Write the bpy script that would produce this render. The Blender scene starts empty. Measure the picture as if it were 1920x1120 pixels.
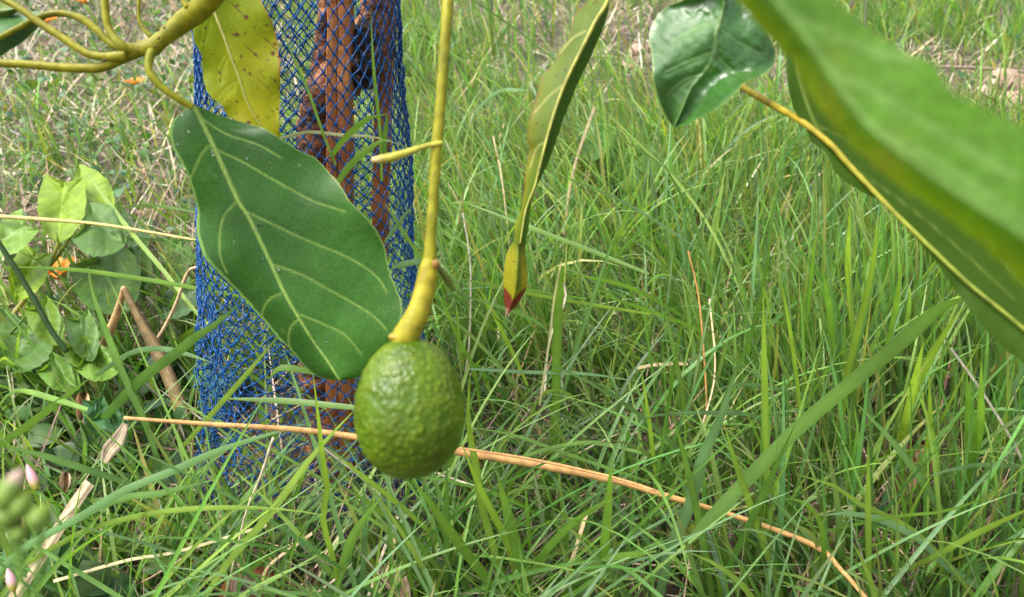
import bpy, math, random
import numpy as np
from mathutils import Vector

random.seed(7)
rng = np.random.default_rng(7)
SC = bpy.context.scene
COL = SC.collection

# ------------------------------------------------------------------ camera
CAMH, PITCH, F = 0.75, math.radians(31), 1500.0      # F: focal length in pixels of a 1920 px wide frame
cam_d = bpy.data.cameras.new("camera")
cam = bpy.data.objects.new("camera", cam_d)
COL.objects.link(cam)
cam.location = (0, 0, CAMH)
cam.rotation_euler = (math.pi / 2 - PITCH, 0, 0)
cam_d.sensor_width = 36
cam_d.lens = 36 * F / 1920
cam_d.clip_start, cam_d.clip_end = 0.01, 500
cam_d.dof.use_dof = True
cam_d.dof.focus_distance = 0.86
cam_d.dof.aperture_fstop = 8.5
SC.camera = cam

# ------------------------------------------------------------------ world, sun, exposure
SUN_EL, SUN_AZ = math.radians(62), math.radians(-95)   # azimuth from +Y towards +X
w = bpy.data.worlds.new("World")
SC.world = w
w.use_nodes = True
nt = w.node_tree
sky = nt.nodes.new("ShaderNodeTexSky")
sky.sky_type = 'NISHITA'
sky.sun_disc = False
sky.sun_elevation = SUN_EL
sky.sun_rotation = SUN_AZ
sky.air_density = 1.0
sky.dust_density = 6.0
sky.ozone_density = 0.6
bg = nt.nodes["Background"]
hs = nt.nodes.new("ShaderNodeHueSaturation")          # a thin overcast: the sky keeps only part of its blue
hs.inputs["Saturation"].default_value = 0.45
nt.links.new(sky.outputs[0], hs.inputs["Color"])
nt.links.new(hs.outputs[0], bg.inputs[0])
bg.inputs[1].default_value = 0.15
sd = bpy.data.lights.new("sun", 'SUN')
sd.energy = 1.15
sd.angle = math.radians(50)
sd.color = (1.0, 0.975, 0.94)
so = bpy.data.objects.new("sun", sd)
COL.objects.link(so)
dv = Vector((math.sin(SUN_AZ) * math.cos(SUN_EL), math.cos(SUN_AZ) * math.cos(SUN_EL), math.sin(SUN_EL)))
so.rotation_euler = dv.to_track_quat('Z', 'Y').to_euler()
so.location = (0, 0, 5)
SC.view_settings.view_transform = 'Standard'
SC.view_settings.look = 'None'
SC.view_settings.exposure = 1.72
SC.view_settings.gamma = 1.0
SC.cycles.max_bounces = 8
SC.cycles.transmission_bounces = 6
SC.cycles.use_denoising = True

# ------------------------------------------------------------------ pixels of the survey photograph -> metres
CP, SP = math.cos(PITCH), math.sin(PITCH)
def ray(px, py):
    px, py = np.broadcast_arrays(np.asarray(px, float), np.asarray(py, float))
    a = (px - 960) / F
    b = (560 - py) / F
    return np.stack([a, CP + b * SP, -SP + b * CP], -1)      # unit depth along the view axis
C0 = np.array([0, 0, CAMH])
def P(px, py, d):
    return C0 + ray(px, py) * np.asarray(d, float)[..., None]
def G(px, py, z=0.0):
    r = ray(px, py)
    return C0 + r * ((np.asarray(z, float) - CAMH) / r[..., 2])[..., None]
def V(px, py, Y):
    r = ray(px, py)
    return C0 + r * (np.asarray(Y, float) / r[..., 1])[..., None]
def proj(p):
    q = p - C0
    d = q[..., 1] * CP - q[..., 2] * SP
    b = (q[..., 1] * SP + q[..., 2] * CP) / d
    return 960 + F * q[..., 0] / d, 560 - F * b, d

# ------------------------------------------------------------------ helpers
def tag(o, label=None, cat=None, group=None, kind=None):
    if label: o["label"] = label
    if cat: o["category"] = cat
    if group: o["group"] = group
    if kind: o["kind"] = kind
    return o
def empty(name, loc, label=None, cat=None, group=None):
    o = bpy.data.objects.new(name, None)
    o.empty_display_size = 0.02
    COL.objects.link(o)
    o.location = loc
    return tag(o, label, cat, group)
def mesh(name, v, f, mat, parent=None, col=None, smooth=True, mats=None, midx=None):
    v = np.asarray(v, float).reshape(-1, 3)
    if parent is not None:
        v = v - np.array(parent_origin(parent))
    me = bpy.data.meshes.new(name)
    if isinstance(f, np.ndarray):
        n, k = f.shape
        me.vertices.add(len(v)); me.vertices.foreach_set("co", v.ravel())
        me.loops.add(n * k); me.loops.foreach_set("vertex_index", f.astype(np.int32).ravel())
        me.polygons.add(n); me.polygons.foreach_set("loop_start", np.arange(0, n * k, k, dtype=np.int32))
        me.update(calc_edges=True)
    else:
        me.from_pydata([tuple(p) for p in v], [], f)
    if smooth:
        me.polygons.foreach_set("use_smooth", np.ones(len(me.polygons), bool))
    if col is not None:
        c = np.ones((len(v), 4)); c[:, :3] = col
        at = me.color_attributes.new("Col", 'FLOAT_COLOR', 'POINT')
        at.data.foreach_set("color", c.ravel())
    for m in ([mat] if mats is None else mats): me.materials.append(m)
    me.validate()
    me.update()
    o = bpy.data.objects.new(name, me)
    COL.objects.link(o)
    if parent is not None: o.parent = parent
    return o
def parent_origin(o):
    p = Vector((0, 0, 0))
    while o is not None:
        p += o.location
        o = o.parent
    return p
def crom(pts, n):
    """n points evenly spaced along a smooth curve through pts (any dimension)"""
    p = np.asarray(pts, float)
    if len(p) == 2:
        t = np.linspace(0, 1, n)[:, None]
        return p[0] * (1 - t) + p[1] * t
    q = np.vstack([2 * p[0] - p[1], p, 2 * p[-1] - p[-2]])
    out = []
    for i in range(1, len(q) - 2):
        t = np.linspace(0, 1, 16, endpoint=False)[:, None]
        a, b, c, d = q[i - 1], q[i], q[i + 1], q[i + 2]
        out.append(0.5 * (2 * b + (c - a) * t + (2 * a - 5 * b + 4 * c - d) * t ** 2 + (3 * b - a - 3 * c + d) * t ** 3))
    out = np.vstack(out + [p[-1:]])
    L = np.r_[0, np.cumsum(np.linalg.norm(np.diff(out[:, :3] if out.shape[1] > 3 else out, axis=0), axis=1))]
    s = np.linspace(0, L[-1], n)
    return np.stack([np.interp(s, L, out[:, k]) for k in range(out.shape[1])], 1)
def noise3(p, s, seed=0):
    """smooth pseudo noise of a point array, about -1..1"""
    r = np.random.default_rng(seed)
    a = np.zeros(len(p))
    for k in range(7):
        d = r.normal(size=3); d /= np.linalg.norm(d)
        a += np.sin(p @ d * s * (0.7 + 0.3 * k) * 2 + r.uniform(0, 6.28)) / (1 + 0.35 * k)
    return a / 3.0
def tube(pts, rad, n=10, seg=None, bump=0.0, bs=60.0, seed=0, flat=1.0, closed=True):
    """vertices and faces of a swept tube; pts Nx3, rad per point"""
    pr = np.c_[np.asarray(pts, float), np.asarray(rad, float) * np.ones(len(pts))]
    c = crom(pr, seg or max(4, len(pts) * 6))
    p, r = c[:, :3], c[:, 3]
    T = np.gradient(p, axis=0); T /= np.linalg.norm(T, axis=1)[:, None] + 1e-12
    u = np.cross(T[0], [0, 0, 1.0])
    if np.linalg.norm(u) < .1: u = np.cross(T[0], [0, 1.0, 0])
    U = []
    for t in T:
        u = u - t * (u @ t); u /= np.linalg.norm(u); U.append(u)
    U = np.array(U); W = np.cross(T, U)
    a = np.linspace(0, 2 * math.pi, n, endpoint=False)
    v = p[:, None] + r[:, None, None] * (U[:, None] * np.cos(a)[None, :, None] + flat * W[:, None] * np.sin(a)[None, :, None])
    v = v.reshape(-1, 3)
    if bump:
        nn = np.repeat(p, n, 0); d = v - nn
        v = nn + d * (1 + bump * noise3(v, bs, seed) + bump * .5 * noise3(v, bs * 3, seed + 1))[:, None]
    m = len(p)
    f = [(i * n + j, i * n + (j + 1) % n, (i + 1) * n + (j + 1) % n, (i + 1) * n + j) for i in range(m - 1) for j in range(n)]
    if closed:
        f.append(tuple(range(n))[::-1]); f.append(tuple((m - 1) * n + j for j in range(n)))
    return v, f
class MB:
    def __init__(s): s.v, s.f, s.c, s.n = [], [], [], 0
    def add(s, v, f, col=None):
        v = np.asarray(v)
        s.f += [tuple(i + s.n for i in q) for q in f]
        s.v.append(v); s.n += len(v)
        s.c.append(np.ones((len(v), 3)) * (col if col is not None else 1.0))
        return s
    def build(s, name, mat, parent=None, smooth=True):
        return mesh(name, np.vstack(s.v), s.f, mat, parent, np.vstack(s.c), smooth)
def sphere(c, r, nu=12, nv=8, ax=None):
    a = np.linspace(0, 2 * math.pi, nu, endpoint=False)
    b = np.linspace(0, math.pi, nv + 1)[1:-1]
    v = [np.array([0, 0, 1.0])] + [np.array([math.sin(q) * math.cos(t), math.sin(q) * math.sin(t), math.cos(q)]) for q in b for t in a] + [np.array([0, 0, -1.0])]
    v = np.array(v) * np.asarray(r)
    if ax is not None: v = v @ np.array(ax)
    f = [(0, 1 + j, 1 + (j + 1) % nu) for j in range(nu)]
    for i in range(len(b) - 1):
        f += [(1 + i * nu + j, 1 + (i + 1) * nu + j, 1 + (i + 1) * nu + (j + 1) % nu, 1 + i * nu + (j + 1) % nu) for j in range(nu)]
    k = 1 + (len(b) - 1) * nu
    f += [(len(v) - 1, k + (j + 1) % nu, k + j) for j in range(nu)]
    return v + np.asarray(c), f

# ------------------------------------------------------------------ materials
def material(name, rough=0.5, trans=0.0, spec=0.5, color=None, var=0.25, vscale=60, bump=0.0, bscale=300, tint=(1.3, 1.25, 0.5), rvar=0.0, coat=0.0, ramp=None, detail=4, net=0.0, nscale=260):
    m = bpy.data.materials.new(name)
    m.use_nodes = True
    N, L = m.node_tree.nodes, m.node_tree.links
    N.clear()
    out = N.new("ShaderNodeOutputMaterial")
    b = N.new("ShaderNodeBsdfPrincipled")
    tc = N.new("ShaderNodeTexCoord")
    nz = N.new("ShaderNodeTexNoise"); nz.inputs["Scale"].default_value = vscale; nz.inputs["Detail"].default_value = detail
    L.new(tc.outputs["Object"], nz.inputs["Vector"])
    if ramp:
        rp = N.new("ShaderNodeValToRGB")
        e = rp.color_ramp.elements
        while len(e) < len(ramp): e.new(0.5)
        for k, (pos, c) in enumerate(ramp): e[k].position = pos; e[k].color = (*c, 1)
        L.new(nz.outputs["Fac"], rp.inputs[0])
        src = rp.outputs[0]
    else:
        if color is None:
            a = N.new("ShaderNodeAttribute"); a.attribute_name = "Col"; base = a.outputs["Color"]
        else:
            a = N.new("ShaderNodeRGB"); a.outputs[0].default_value = (*color, 1); base = a.outputs[0]
        mr = N.new("ShaderNodeMapRange")
        mr.inputs[1].default_value, mr.inputs[2].default_value = 0.3, 0.7
        mr.inputs[3].default_value, mr.inputs[4].default_value = 1 - var, 1 + var
        L.new(nz.outputs["Fac"], mr.inputs[0])
        mx = N.new("ShaderNodeVectorMath"); mx.operation = 'SCALE'
        L.new(base, mx.inputs[0]); L.new(mr.outputs[0], mx.inputs["Scale"])
        src = mx.outputs[0]
    if net:
        vo = N.new("ShaderNodeTexVoronoi"); vo.feature = 'DISTANCE_TO_EDGE'; vo.inputs["Scale"].default_value = nscale
        wn = N.new("ShaderNodeTexNoise"); wn.inputs["Scale"].default_value = nscale * .5
        wa = N.new("ShaderNodeVectorMath"); wa.operation = 'MULTIPLY_ADD'; wa.inputs[1].default_value = (.006,) * 3
        L.new(tc.outputs["Object"], wn.inputs["Vector"]); L.new(wn.outputs["Color"], wa.inputs[0]); L.new(tc.outputs["Object"], wa.inputs[2])
        L.new(wa.outputs[0], vo.inputs["Vector"])
        vm = N.new("ShaderNodeMapRange"); vm.inputs[1].default_value, vm.inputs[2].default_value = 0.0, 0.12
        vm.inputs[3].default_value, vm.inputs[4].default_value = 1 + net, 1.0
        L.new(vo.outputs["Distance"], vm.inputs[0])
        vs = N.new("ShaderNodeVectorMath"); vs.operation = 'SCALE'
        L.new(src, vs.inputs[0]); L.new(vm.outputs[0], vs.inputs["Scale"]); src = vs.outputs[0]
    L.new(src, b.inputs["Base Color"])
    b.inputs["Roughness"].default_value = rough
    b.inputs["Specular IOR Level"].default_value = spec
    b.inputs["Coat Weight"].default_value = coat
    b.inputs["Coat Roughness"].default_value = 0.12
    if rvar:
        n3 = N.new("ShaderNodeTexNoise"); n3.inputs["Scale"].default_value = vscale * .6; n3.inputs["Detail"].default_value = 5
        L.new(tc.outputs["Object"], n3.inputs["Vector"])
        m3 = N.new("ShaderNodeMapRange"); m3.inputs[1].default_value, m3.inputs[2].default_value = .42, .62
        m3.inputs[3].default_value, m3.inputs[4].default_value = rough - rvar, rough + rvar
        L.new(n3.outputs["Fac"], m3.inputs[0]); L.new(m3.outputs[0], b.inputs["Roughness"])
    if bump:
        n2 = N.new("ShaderNodeTexNoise"); n2.inputs["Scale"].default_value = bscale; n2.inputs["Detail"].default_value = 6
        L.new(tc.outputs["Object"], n2.inputs["Vector"])
        bp = N.new("ShaderNodeBump"); bp.inputs["Strength"].default_value = 1.0; bp.inputs["Distance"].default_value = bump
        L.new(n2.outputs["Fac"], bp.inputs["Height"]); L.new(bp.outputs[0], b.inputs["Normal"])
    if trans:
        t = N.new("ShaderNodeBsdfTranslucent")
        tm = N.new("ShaderNodeVectorMath"); tm.operation = 'MULTIPLY'; tm.inputs[1].default_value = tint
        L.new(src, tm.inputs[0]); L.new(tm.outputs[0], t.inputs["Color"])
        ms = N.new("ShaderNodeMixShader"); ms.inputs[0].default_value = trans
        L.new(b.outputs[0], ms.inputs[1]); L.new(t.outputs[0], ms.inputs[2])
        L.new(ms.outputs[0], out.inputs[0])
    else:
        L.new(b.outputs[0], out.inputs[0])
    return m
M_GRASS = material("grass", rough=0.42, trans=0.42, var=0.18, vscale=25, tint=(1.4, 1.45, 0.6), spec=0.55)
M_STRAW = material("straw", rough=0.6, trans=0.1, var=0.3, vscale=120, tint=(1, 1, 1), bump=0.0004, bscale=500)
M_LEAF = material("leaf_dark", net=.30, nscale=240, rough=0.50, trans=0.15, var=0.16, vscale=35, bump=0.00018, bscale=420, rvar=0.26, spec=0.15)
M_WET = material("leaf_wet", net=.25, nscale=240, rough=0.36, trans=0.15, var=0.2, vscale=42, bump=0.0030, bscale=55, rvar=0.24, spec=0.6)
M_YLEAF = material("leaf_yellow", net=-.14, nscale=260, spec=0.12, rough=0.5, trans=0.3, var=0.12, vscale=60, bump=0.0003, bscale=300, tint=(1.2, 1.15, .6))
M_DARKU = material("leaf_under_dark", spec=0.10, rough=0.6, trans=0.4, var=0.1, vscale=40, tint=(1.5, 1.4, .35))
M_UNDER = material("leaf_under", net=.2, nscale=300, spec=0.22, rough=0.5, trans=0.4, var=0.1, vscale=40, tint=(1.5, 1.4, .35))
M_BIG = material("leaf_big", net=.3, nscale=160, spec=0.2, rough=0.5, trans=0.58, var=0.1, vscale=12, tint=(1.5, 1.45, .45))
M_WEED = material("weed", net=.15, nscale=300, spec=0.3, rough=0.45, trans=0.35, var=0.2, vscale=40, tint=(1.4, 1.35, 0.5))
M_TWIG = material("twig", spec=0.16, rough=0.48, var=0.3, vscale=130, bump=0.0005, bscale=220, detail=7)
M_AVO = material("avocado_skin", rough=0.36, var=0.28, vscale=45, bump=0.0005, bscale=300, spec=0.26, rvar=.06)
M_NET = material("blue_plastic", rough=0.35, color=(0.002, 0.054, 0.195), spec=0.3, var=0.25, vscale=80)
M_STAKE = material("stake_wood", rough=0.7, vscale=22, ramp=[(0.3, (0.10, 0.028, 0.007)), (0.5, (0.27, 0.088, 0.020)), (0.72, (0.40, 0.165, 0.050))], bump=0.002, bscale=70, detail=8)
M_BARK = material("bark", rough=0.8, vscale=60, ramp=[(0.35, (0.010, 0.005, 0.003)), (0.47, (0.12, 0.040, 0.014)), (0.68, (0.33, 0.14, 0.06))], bump=0.012, bscale=90, detail=10)
M_KNOT = material("knot_bark", rough=0.85, vscale=90, ramp=[(0.42, (0.006, 0.004, 0.003)), (0.55, (0.045, 0.022, 0.013)), (0.7, (0.36, 0.22, 0.16))], bump=0.012, bscale=120, detail=10)
M_SOIL = material("soil", rough=0.95, vscale=9, ramp=[(0.3, (0.024, 0.019, 0.012)), (0.5, (0.065, 0.050, 0.033)), (0.72, (0.17, 0.13, 0.09))], bump=0.01, bscale=40, detail=10)
M_CLOD = material("clod", rough=0.95, vscale=14, ramp=[(0.3, (0.16, 0.10, 0.072)), (0.5, (0.30, 0.2, 0.145)), (0.7, (0.44, 0.32, 0.25))], bump=0.01, bscale=45, detail=10)
M_PETAL = material("petal", rough=0.6, trans=0.3, var=0.15, vscale=80, tint=(1.1, 1, .9))
M_STONE = material("stone", rough=0.5, vscale=30, ramp=[(0.3, (0.05, 0.014, 0.006)), (0.55, (0.13, 0.038, 0.012)), (0.75, (0.21, 0.075, 0.025))], bump=0.001, bscale=90)

# ------------------------------------------------------------------ ground
def zg(x, y):
    return (0.018 * np.sin(2.3 * x + 1.1) * np.cos(1.9 * y) + 0.012 * np.sin(5.1 * x + 3.7 * y) + 0.005 * np.sin(14 * x - 9 * y + 1) + 0.003 * np.sin(31 * x + 27 * y)) - 0.01
gx = np.sinh(np.linspace(-5.2, 5.2, 261)) * 0.55
gy = np.r_[-30, -12, -5, -2, -1, -.5, np.linspace(-.2, 1.6, 110), 1.6 + np.sinh(np.linspace(0.02, 4.6, 150)) * .9]
X, Y = np.meshgrid(gx, gy)
Z = zg(X, Y) * np.clip(1.5 - np.abs(X) / 40, 0, 1) + 0.006 * np.sin(37 * X + 20 * Y) * np.sin(41 * Y - 13 * X)
v = np.stack([X, Y, Z], -1).reshape(-1, 3)
nx, ny = len(gx), len(gy)
ii, jj = np.meshgrid(np.arange(nx - 1), np.arange(ny - 1))
k = (jj * nx + ii).ravel()
ground = mesh("ground", v, np.stack([k, k + 1, k + nx + 1, k + nx], 1), M_SOIL)
tag(ground, kind="structure")

# ------------------------------------------------------------------ blades of grass, vectorised
GREEN = np.array([[.108, .225, .038], [.142, .270, .048], [.080, .185, .038], [.178, .292, .050], [.098, .210, .052]])
BLUE = np.array([[.105, .190, .080], [.085, .165, .060]])
STRAWC = np.array([[.42, .31, .17], [.36, .25, .15], [.50, .40, .27], [.40, .27, .19]])
def blades(x, y, L, wd, az, th0, bend, col, tipcol=None, S=8, fold=0.25, twist=0.0, z0=None):
    """strips of 3 x (S+1) vertices; every argument an array over blades"""
    n = len(x)
    t = np.linspace(0, 1, S + 1)[None]
    th = np.clip(th0[:, None] + bend[:, None] * t ** 1.4, 0, 2.5)
    ds = L[:, None] / S
    h = np.cumsum(np.sin(th) * ds, 1) - np.sin(th) * ds
    zz = np.cumsum(np.cos(th) * ds, 1) - np.cos(th) * ds
    a = az[:, None] + twist * t * rng.normal(size=(n, 1))
    base = (zg(x, y) - .004 if z0 is None else z0)[:, None]
    c = np.stack([x[:, None] + np.sin(az)[:, None] * h, y[:, None] + np.cos(az)[:, None] * h, base + zz], -1)
    c[..., 2] = np.maximum(c[..., 2], zg(c[..., 0], c[..., 1]) + 0.002 + .03 * rng.random((n, 1)) * t)
    sa = a + rng.normal(size=(n, 1)) * .7 + math.pi / 2
    side = np.stack([np.sin(sa), np.cos(sa), np.zeros_like(sa)], -1) * np.ones((n, S + 1, 1))
    T = np.gradient(c, axis=1); T /= np.linalg.norm(T, axis=-1, keepdims=True) + 1e-9
    side = side - T * (side * T).sum(-1, keepdims=True); side /= np.linalg.norm(side, axis=-1, keepdims=True) + 1e-9
    nor = np.cross(side, T)
    prof = np.minimum(1, 0.55 + 1.6 * t) * np.clip((1 - t) * 2.2, 0, 1) ** .7
    ww = (wd[:, None] * prof / 2)[..., None]
    v = np.stack([c - side * ww + nor * ww * fold, c, c + side * ww + nor * ww * fold], 2)
    tc = tipcol if tipcol is not None else col
    cc = col[:, None, None] * (1 - t[..., None, None] ** 3) + tc[:, None, None] * t[..., None, None] ** 3
    cc = cc * np.array([.96, 1.07, .96])[None, None, :, None]  # paler centre column: the midline, plus fold shading put into the colour
    cc = np.broadcast_to(cc, v.shape)
    k = np.arange(n)[:, None, None] * (3 * (S + 1)) + np.arange(S)[None, :, None] * 3 + np.arange(2)[None, None]
    f = np.stack([k, k + 1, k + 4, k + 3], -1).reshape(-1, 4)
    return v.reshape(-1, 3), f, cc.reshape(-1, 3)
class Pool:
    def __init__(s): s.v, s.f, s.c, s.n = [], [], [], 0
    def add(s, vfc):
        v, f, c = vfc
        s.v.append(v); s.f.append(f + s.n); s.c.append(c); s.n += len(v)
    def build(s, name, mat, label, cat):
        o = mesh(name, np.vstack(s.v), np.vstack(s.f), mat, None, np.vstack(s.c))
        return tag(o, label, cat, kind="stuff")
grass, straw, weeds = Pool(), Pool(), Pool()

STN = G(478, 1118, .03)
GC = np.array([-0.27, 0.80])         # where the tree guard stands
def soft(x, y, s=3.0, o=0.0):
    return np.sin(s * x + 1.3 + o) * np.sin(s * 1.13 * y + .4 + o) + .6 * np.sin(2.3 * s * x - 1.7 * s * y + 2 + o)
def zone_hay(x, y):
    """1 in the dry weedy strip to the left beyond the guard"""
    edge = -0.10 - 0.20 * y + .07 * soft(x, y, 6)
    a = np.clip((edge - x) / 0.12, 0, 1)
    return a * np.clip((y - 0.95) / 0.2, 0, 1)
DIRT = [(G(1905, 200), .50), (G(1700, 130), .34), (G(1230, 120), .50), (G(1150, 60), .5), (G(1800, 190), .42), (G(1500, 170), .36), (G(60, 90), .5)]
def zone_dirt(x, y):
    r = np.zeros_like(x)
    for c, s in DIRT:
        d = np.hypot((x - c[0]) / (s * 1.5), (y - c[1]) / s)
        r = np.maximum(r, np.clip(1.6 - 1.4 * d + .25 * soft(x, y, 11), 0, 1))
    return r
def scatter(n, y0, y1, mx=560):
    n = int(n * 1.25)
    """root positions over the visible ground and a margin on each side"""
    out = []
    while sum(len(a) for a in out) < n:
        y = rng.uniform(y0, y1, 4 * n); x = rng.uniform(-1, 1, 4 * n) * (y1 * .85 + .4)
        px, py, d = proj(np.stack([x, y, 0 * x], -1))
        ok = (d > .2) & (px > -mx) & (px < 1920 + mx)
        out.append(np.stack([x, y], 1)[ok])
    return np.vstack(out)[:n]
def pick(pal, n, jit=.16):
    c = pal[rng.integers(0, len(pal), n)]
    return c * (1 + jit * rng.normal(size=(n, 1))) * (1 + .06 * rng.normal(size=(n, 3)))
def clip01(a): return np.clip(a, 0.004, .8)

def sow(n, y0, y1, Lr, wr, S=8, pal=GREEN, hay=0.12, near=1.0):
    q = scatter(n, y0, y1); n = len(q)
    x, y = q[:, 0], q[:, 1]
    # tussocks: pull roots towards clump centres
    cx, cy = np.round(x / .07) * .07, np.round(y / .07) * .07
    jx, jy = .03 * np.sin(cx * 931 + cy * 517), .03 * np.sin(cx * 713 - cy * 377)
    k = rng.random(n) * .75
    x, y = x + (cx + jx - x) * k, y + (cy + jy - y) * k
    zh, zd = zone_hay(x, y), zone_dirt(x, y)
    keep = (rng.random(n) > zh * .58) & (rng.random(n) > zd * .93)
    dg = np.hypot(x - GC[0], y - GC[1])
    keep &= (dg > .17) | (rng.random(n) < .25)
    keep &= np.hypot(x - STN[0], (y - STN[1] + .03) * .8) > .06
    x, y, zh = x[keep], y[keep], zh[keep]
    n = len(x)
    L = rng.uniform(*Lr, n) * (1 - .45 * zh) * (1 + .22 * soft(x, y, 4, 1)) * np.clip(.55 + y * .5, .6, 1)
    L *= np.where((x < -.15) & (y < 1.0), .8, 1)
    wd = rng.uniform(*wr, n) * (.6 + .6 * rng.random(n))
    th0 = np.abs(rng.normal(.22, .2, n)); bend = np.abs(rng.normal(.75, .55, n))
    # wind-thrown lean: towards upper left in the middle of the plot, upright at the right
    mid = np.exp(-((x - .15) / .35) ** 2)
    az = np.where(rng.random(n) < .45 + .25 * mid, rng.normal(-1.3, .6, n), rng.uniform(-math.pi, math.pi, n))
    up = np.clip((x - .25) / .3, 0, 1) * (y < 1.6)
    th0 *= 1 - .5 * up; bend *= 1 - .45 * up
    col = pick(pal, n)
    bl = rng.random(n) < .16
    col[bl] = pick(BLUE, bl.sum())
    ye = rng.random(n) < .06 + .1 * (y > 1.3)
    col[ye] = pick(np.array([[.23, .27, .05], [.30, .29, .09]]), ye.sum())
    patch = 1 + .12 * soft(x, y, 5, 3)
    col *= patch[:, None]
    tip = col.copy()
    tt = rng.random(n) < .3
    tip[tt] = col[tt] * .4 + np.array([.26, .22, .08]) * .6
    grass.add(blades(x, y, L, wd, az, th0, bend, clip01(col), clip01(tip), S=S, twist=.5))
sow(3900, 0.25, 1.0, (.10, .29), (.0034, .0078), S=9)
sow(9000, 0.95, 1.9, (.13, .32), (.0032, .0075), S=8)
sow(11000, 1.8, 3.4, (.09, .26), (.004, .009), S=6)
sow(12000, 3.3, 8.0, (.15, .36), (.008, .016), S=5)
sow(6000, 7.9, 18.0, (.3, .6), (.02, .04), S=4)
def leaning(n, x0, x1, y0, y1, Lr, wr, azs, thr=(.5, 1.15), br=(.1, .7), pal=GREEN):
    x, y = rng.uniform(x0, x1, n), rng.uniform(y0, y1, n)
    az = np.where(rng.random(n) < .6, rng.normal(azs[0], .4, n), rng.normal(azs[1], .5, n))
    c = pick(pal, n); k = rng.random(n) < .15; c[k] = pick(BLUE * 1.3, k.sum())
    grass.add(blades(x, y, rng.uniform(*Lr, n), rng.uniform(*wr, n), az, rng.uniform(*thr, n), rng.uniform(*br, n), clip01(c), S=10, twist=.4))
leaning(210, -.62, .05, .34, .66, (.20, .42), (.0028, .0060), (1.25, -1.2))
leaning(130, -.50, .0, .50, .66, (.12, .27), (.003, .006), (1.1, -.9), (.1, .8))
leaning(90, -.1, .7, .45, 1.2, (.22, .42), (.0028, .0058), (-1.25, 1.3), (.4, 1.0), (.3, 1.2))
leaning(110, -.15, .6, .5, 1.3, (.22, .40), (.0032, .0060), (2.6, .3), (.05, .5), (.8, 2.0))
leaning(420, .2, 1.0, .5, 1.5, (.20, .36), (.0035, .0065), (-.6, .7), (.02, .3), (.05, .35))
# short undergrowth blades
sow(9000, 0.25, 1.6, (.05, .14), (.0018, .0035), S=5, pal=GREEN * .45)  # palette darkened: shade of the low gaps put into the blade colour
sow(12000, 1.2, 4.0, (.05, .14), (.0025, .005), S=4)

def lay(n, y0, y1, Lr, wr, dens, pal=STRAWC, up=(1.15, 1.62), zr=(.0, .03)):
    q = scatter(n, y0, y1)
    x, y = q[:, 0], q[:, 1]
    keep = rng.random(len(x)) < dens(x, y)
    x, y = x[keep], y[keep]; n = len(x)
    th = rng.uniform(*up, n)
    straw.add(blades(x, y, rng.uniform(*Lr, n), rng.uniform(*wr, n), rng.uniform(-math.pi, math.pi, n), th, rng.normal(0, .35, n),
                     clip01(pick(pal, n)), S=4, fold=.35, z0=zg(x, y) + rng.uniform(*zr, n)))
HAYC = np.array([[.38, .33, .21], [.28, .23, .15], [.50, .45, .34], [.18, .13, .08], [.38, .29, .16]])
lay(9000, .25, 1.6, (.05, .22), (.0012, .0032), lambda x, y: .6 + 0 * x, pal=np.vstack([STRAWC, STRAWC * .45, STRAWC * .3]), up=(.5, 1.6), zr=(0, .02))  # darkened palette copies put the shade low in the grass into the straw colour
lay(13000, .9, 4.5, (.04, .17), (.002, .007), lambda x, y: np.maximum(zone_hay(x, y), zone_dirt(x, y) * .6), HAYC, up=(.7, 1.6), zr=(0, .035))
lay(7000, 1.4, 6, (.06, .2), (.003, .006), lambda x, y: .35 + .6 * zone_dirt(x, y), HAYC, up=(.4, 1.6))

# ------------------------------------------------------------------ small broad-leaved weeds
def broad(n, y0, y1, size, dens, pal, zr=(.02, .10), tilt=.7):
    q = scatter(n, y0, y1)
    x, y = q[:, 0], q[:, 1]
    keep = rng.random(len(x)) < dens(x, y)
    x, y = x[keep], y[keep]; n = len(x)
    s = rng.uniform(*size, n)[:, None]
    az = rng.uniform(-math.pi, math.pi, n); tl = rng.normal(0, tilt, n)
    d = np.stack([np.sin(az) * np.cos(tl), np.cos(az) * np.cos(tl), np.sin(tl)], 1)
    sd_ = np.stack([np.cos(az), -np.sin(az), rng.normal(0, .4, n)], 1)
    sd_ /= np.linalg.norm(sd_, axis=1)[:, None]
    nn = np.cross(sd_, d)
    p = np.stack([x, y, zg(x, y) + rng.uniform(*zr, n)], 1)
    rows = [(0, .02, 0), (.2, .34, .05), (.5, .45, .09), (.78, .3, .05), (1, .02, -.04)]
    v = []
    for t, wq, lift in rows:
        for e in (-1, 0, 1):
            v.append(p + d * s * t + sd_ * s * wq * e + nn * s * (lift + .12 * abs(e) * wq * 2))
    v = np.stack(v, 1)
    col = clip01(pick(pal, n, .22))
    cc = np.repeat(col[:, None], 15, 1) * np.tile([.92, 1.12, .92], 5)[None, :, None]
    k = np.arange(n)[:, None, None] * 15 + np.arange(4)[None, :, None] * 3 + np.arange(2)[None, None]
    f = np.stack([k, k + 1, k + 4, k + 3], -1).reshape(-1, 4)
    weeds.add((v.reshape(-1, 3), f, cc.reshape(-1, 3)))
WEEDC = np.array([[.040, .100, .030], [.065, .135, .034], [.05, .11, .05], [.09, .165, .034]])
broad(16000, .9, 4.5, (.010, .030), lambda x, y: .95 * zone_hay(x, y) * (soft(x, y, 9, 2) > -.5), WEEDC)
broad(5000, 1.3, 5, (.012, .035), lambda x, y: .5 * (soft(x, y, 5, 5) > .2), WEEDC)
broad(1500, .35, 1.0, (.02, .05), lambda x, y: 1.0 * (x < -.38), WEEDC, zr=(.01, .09))

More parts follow.
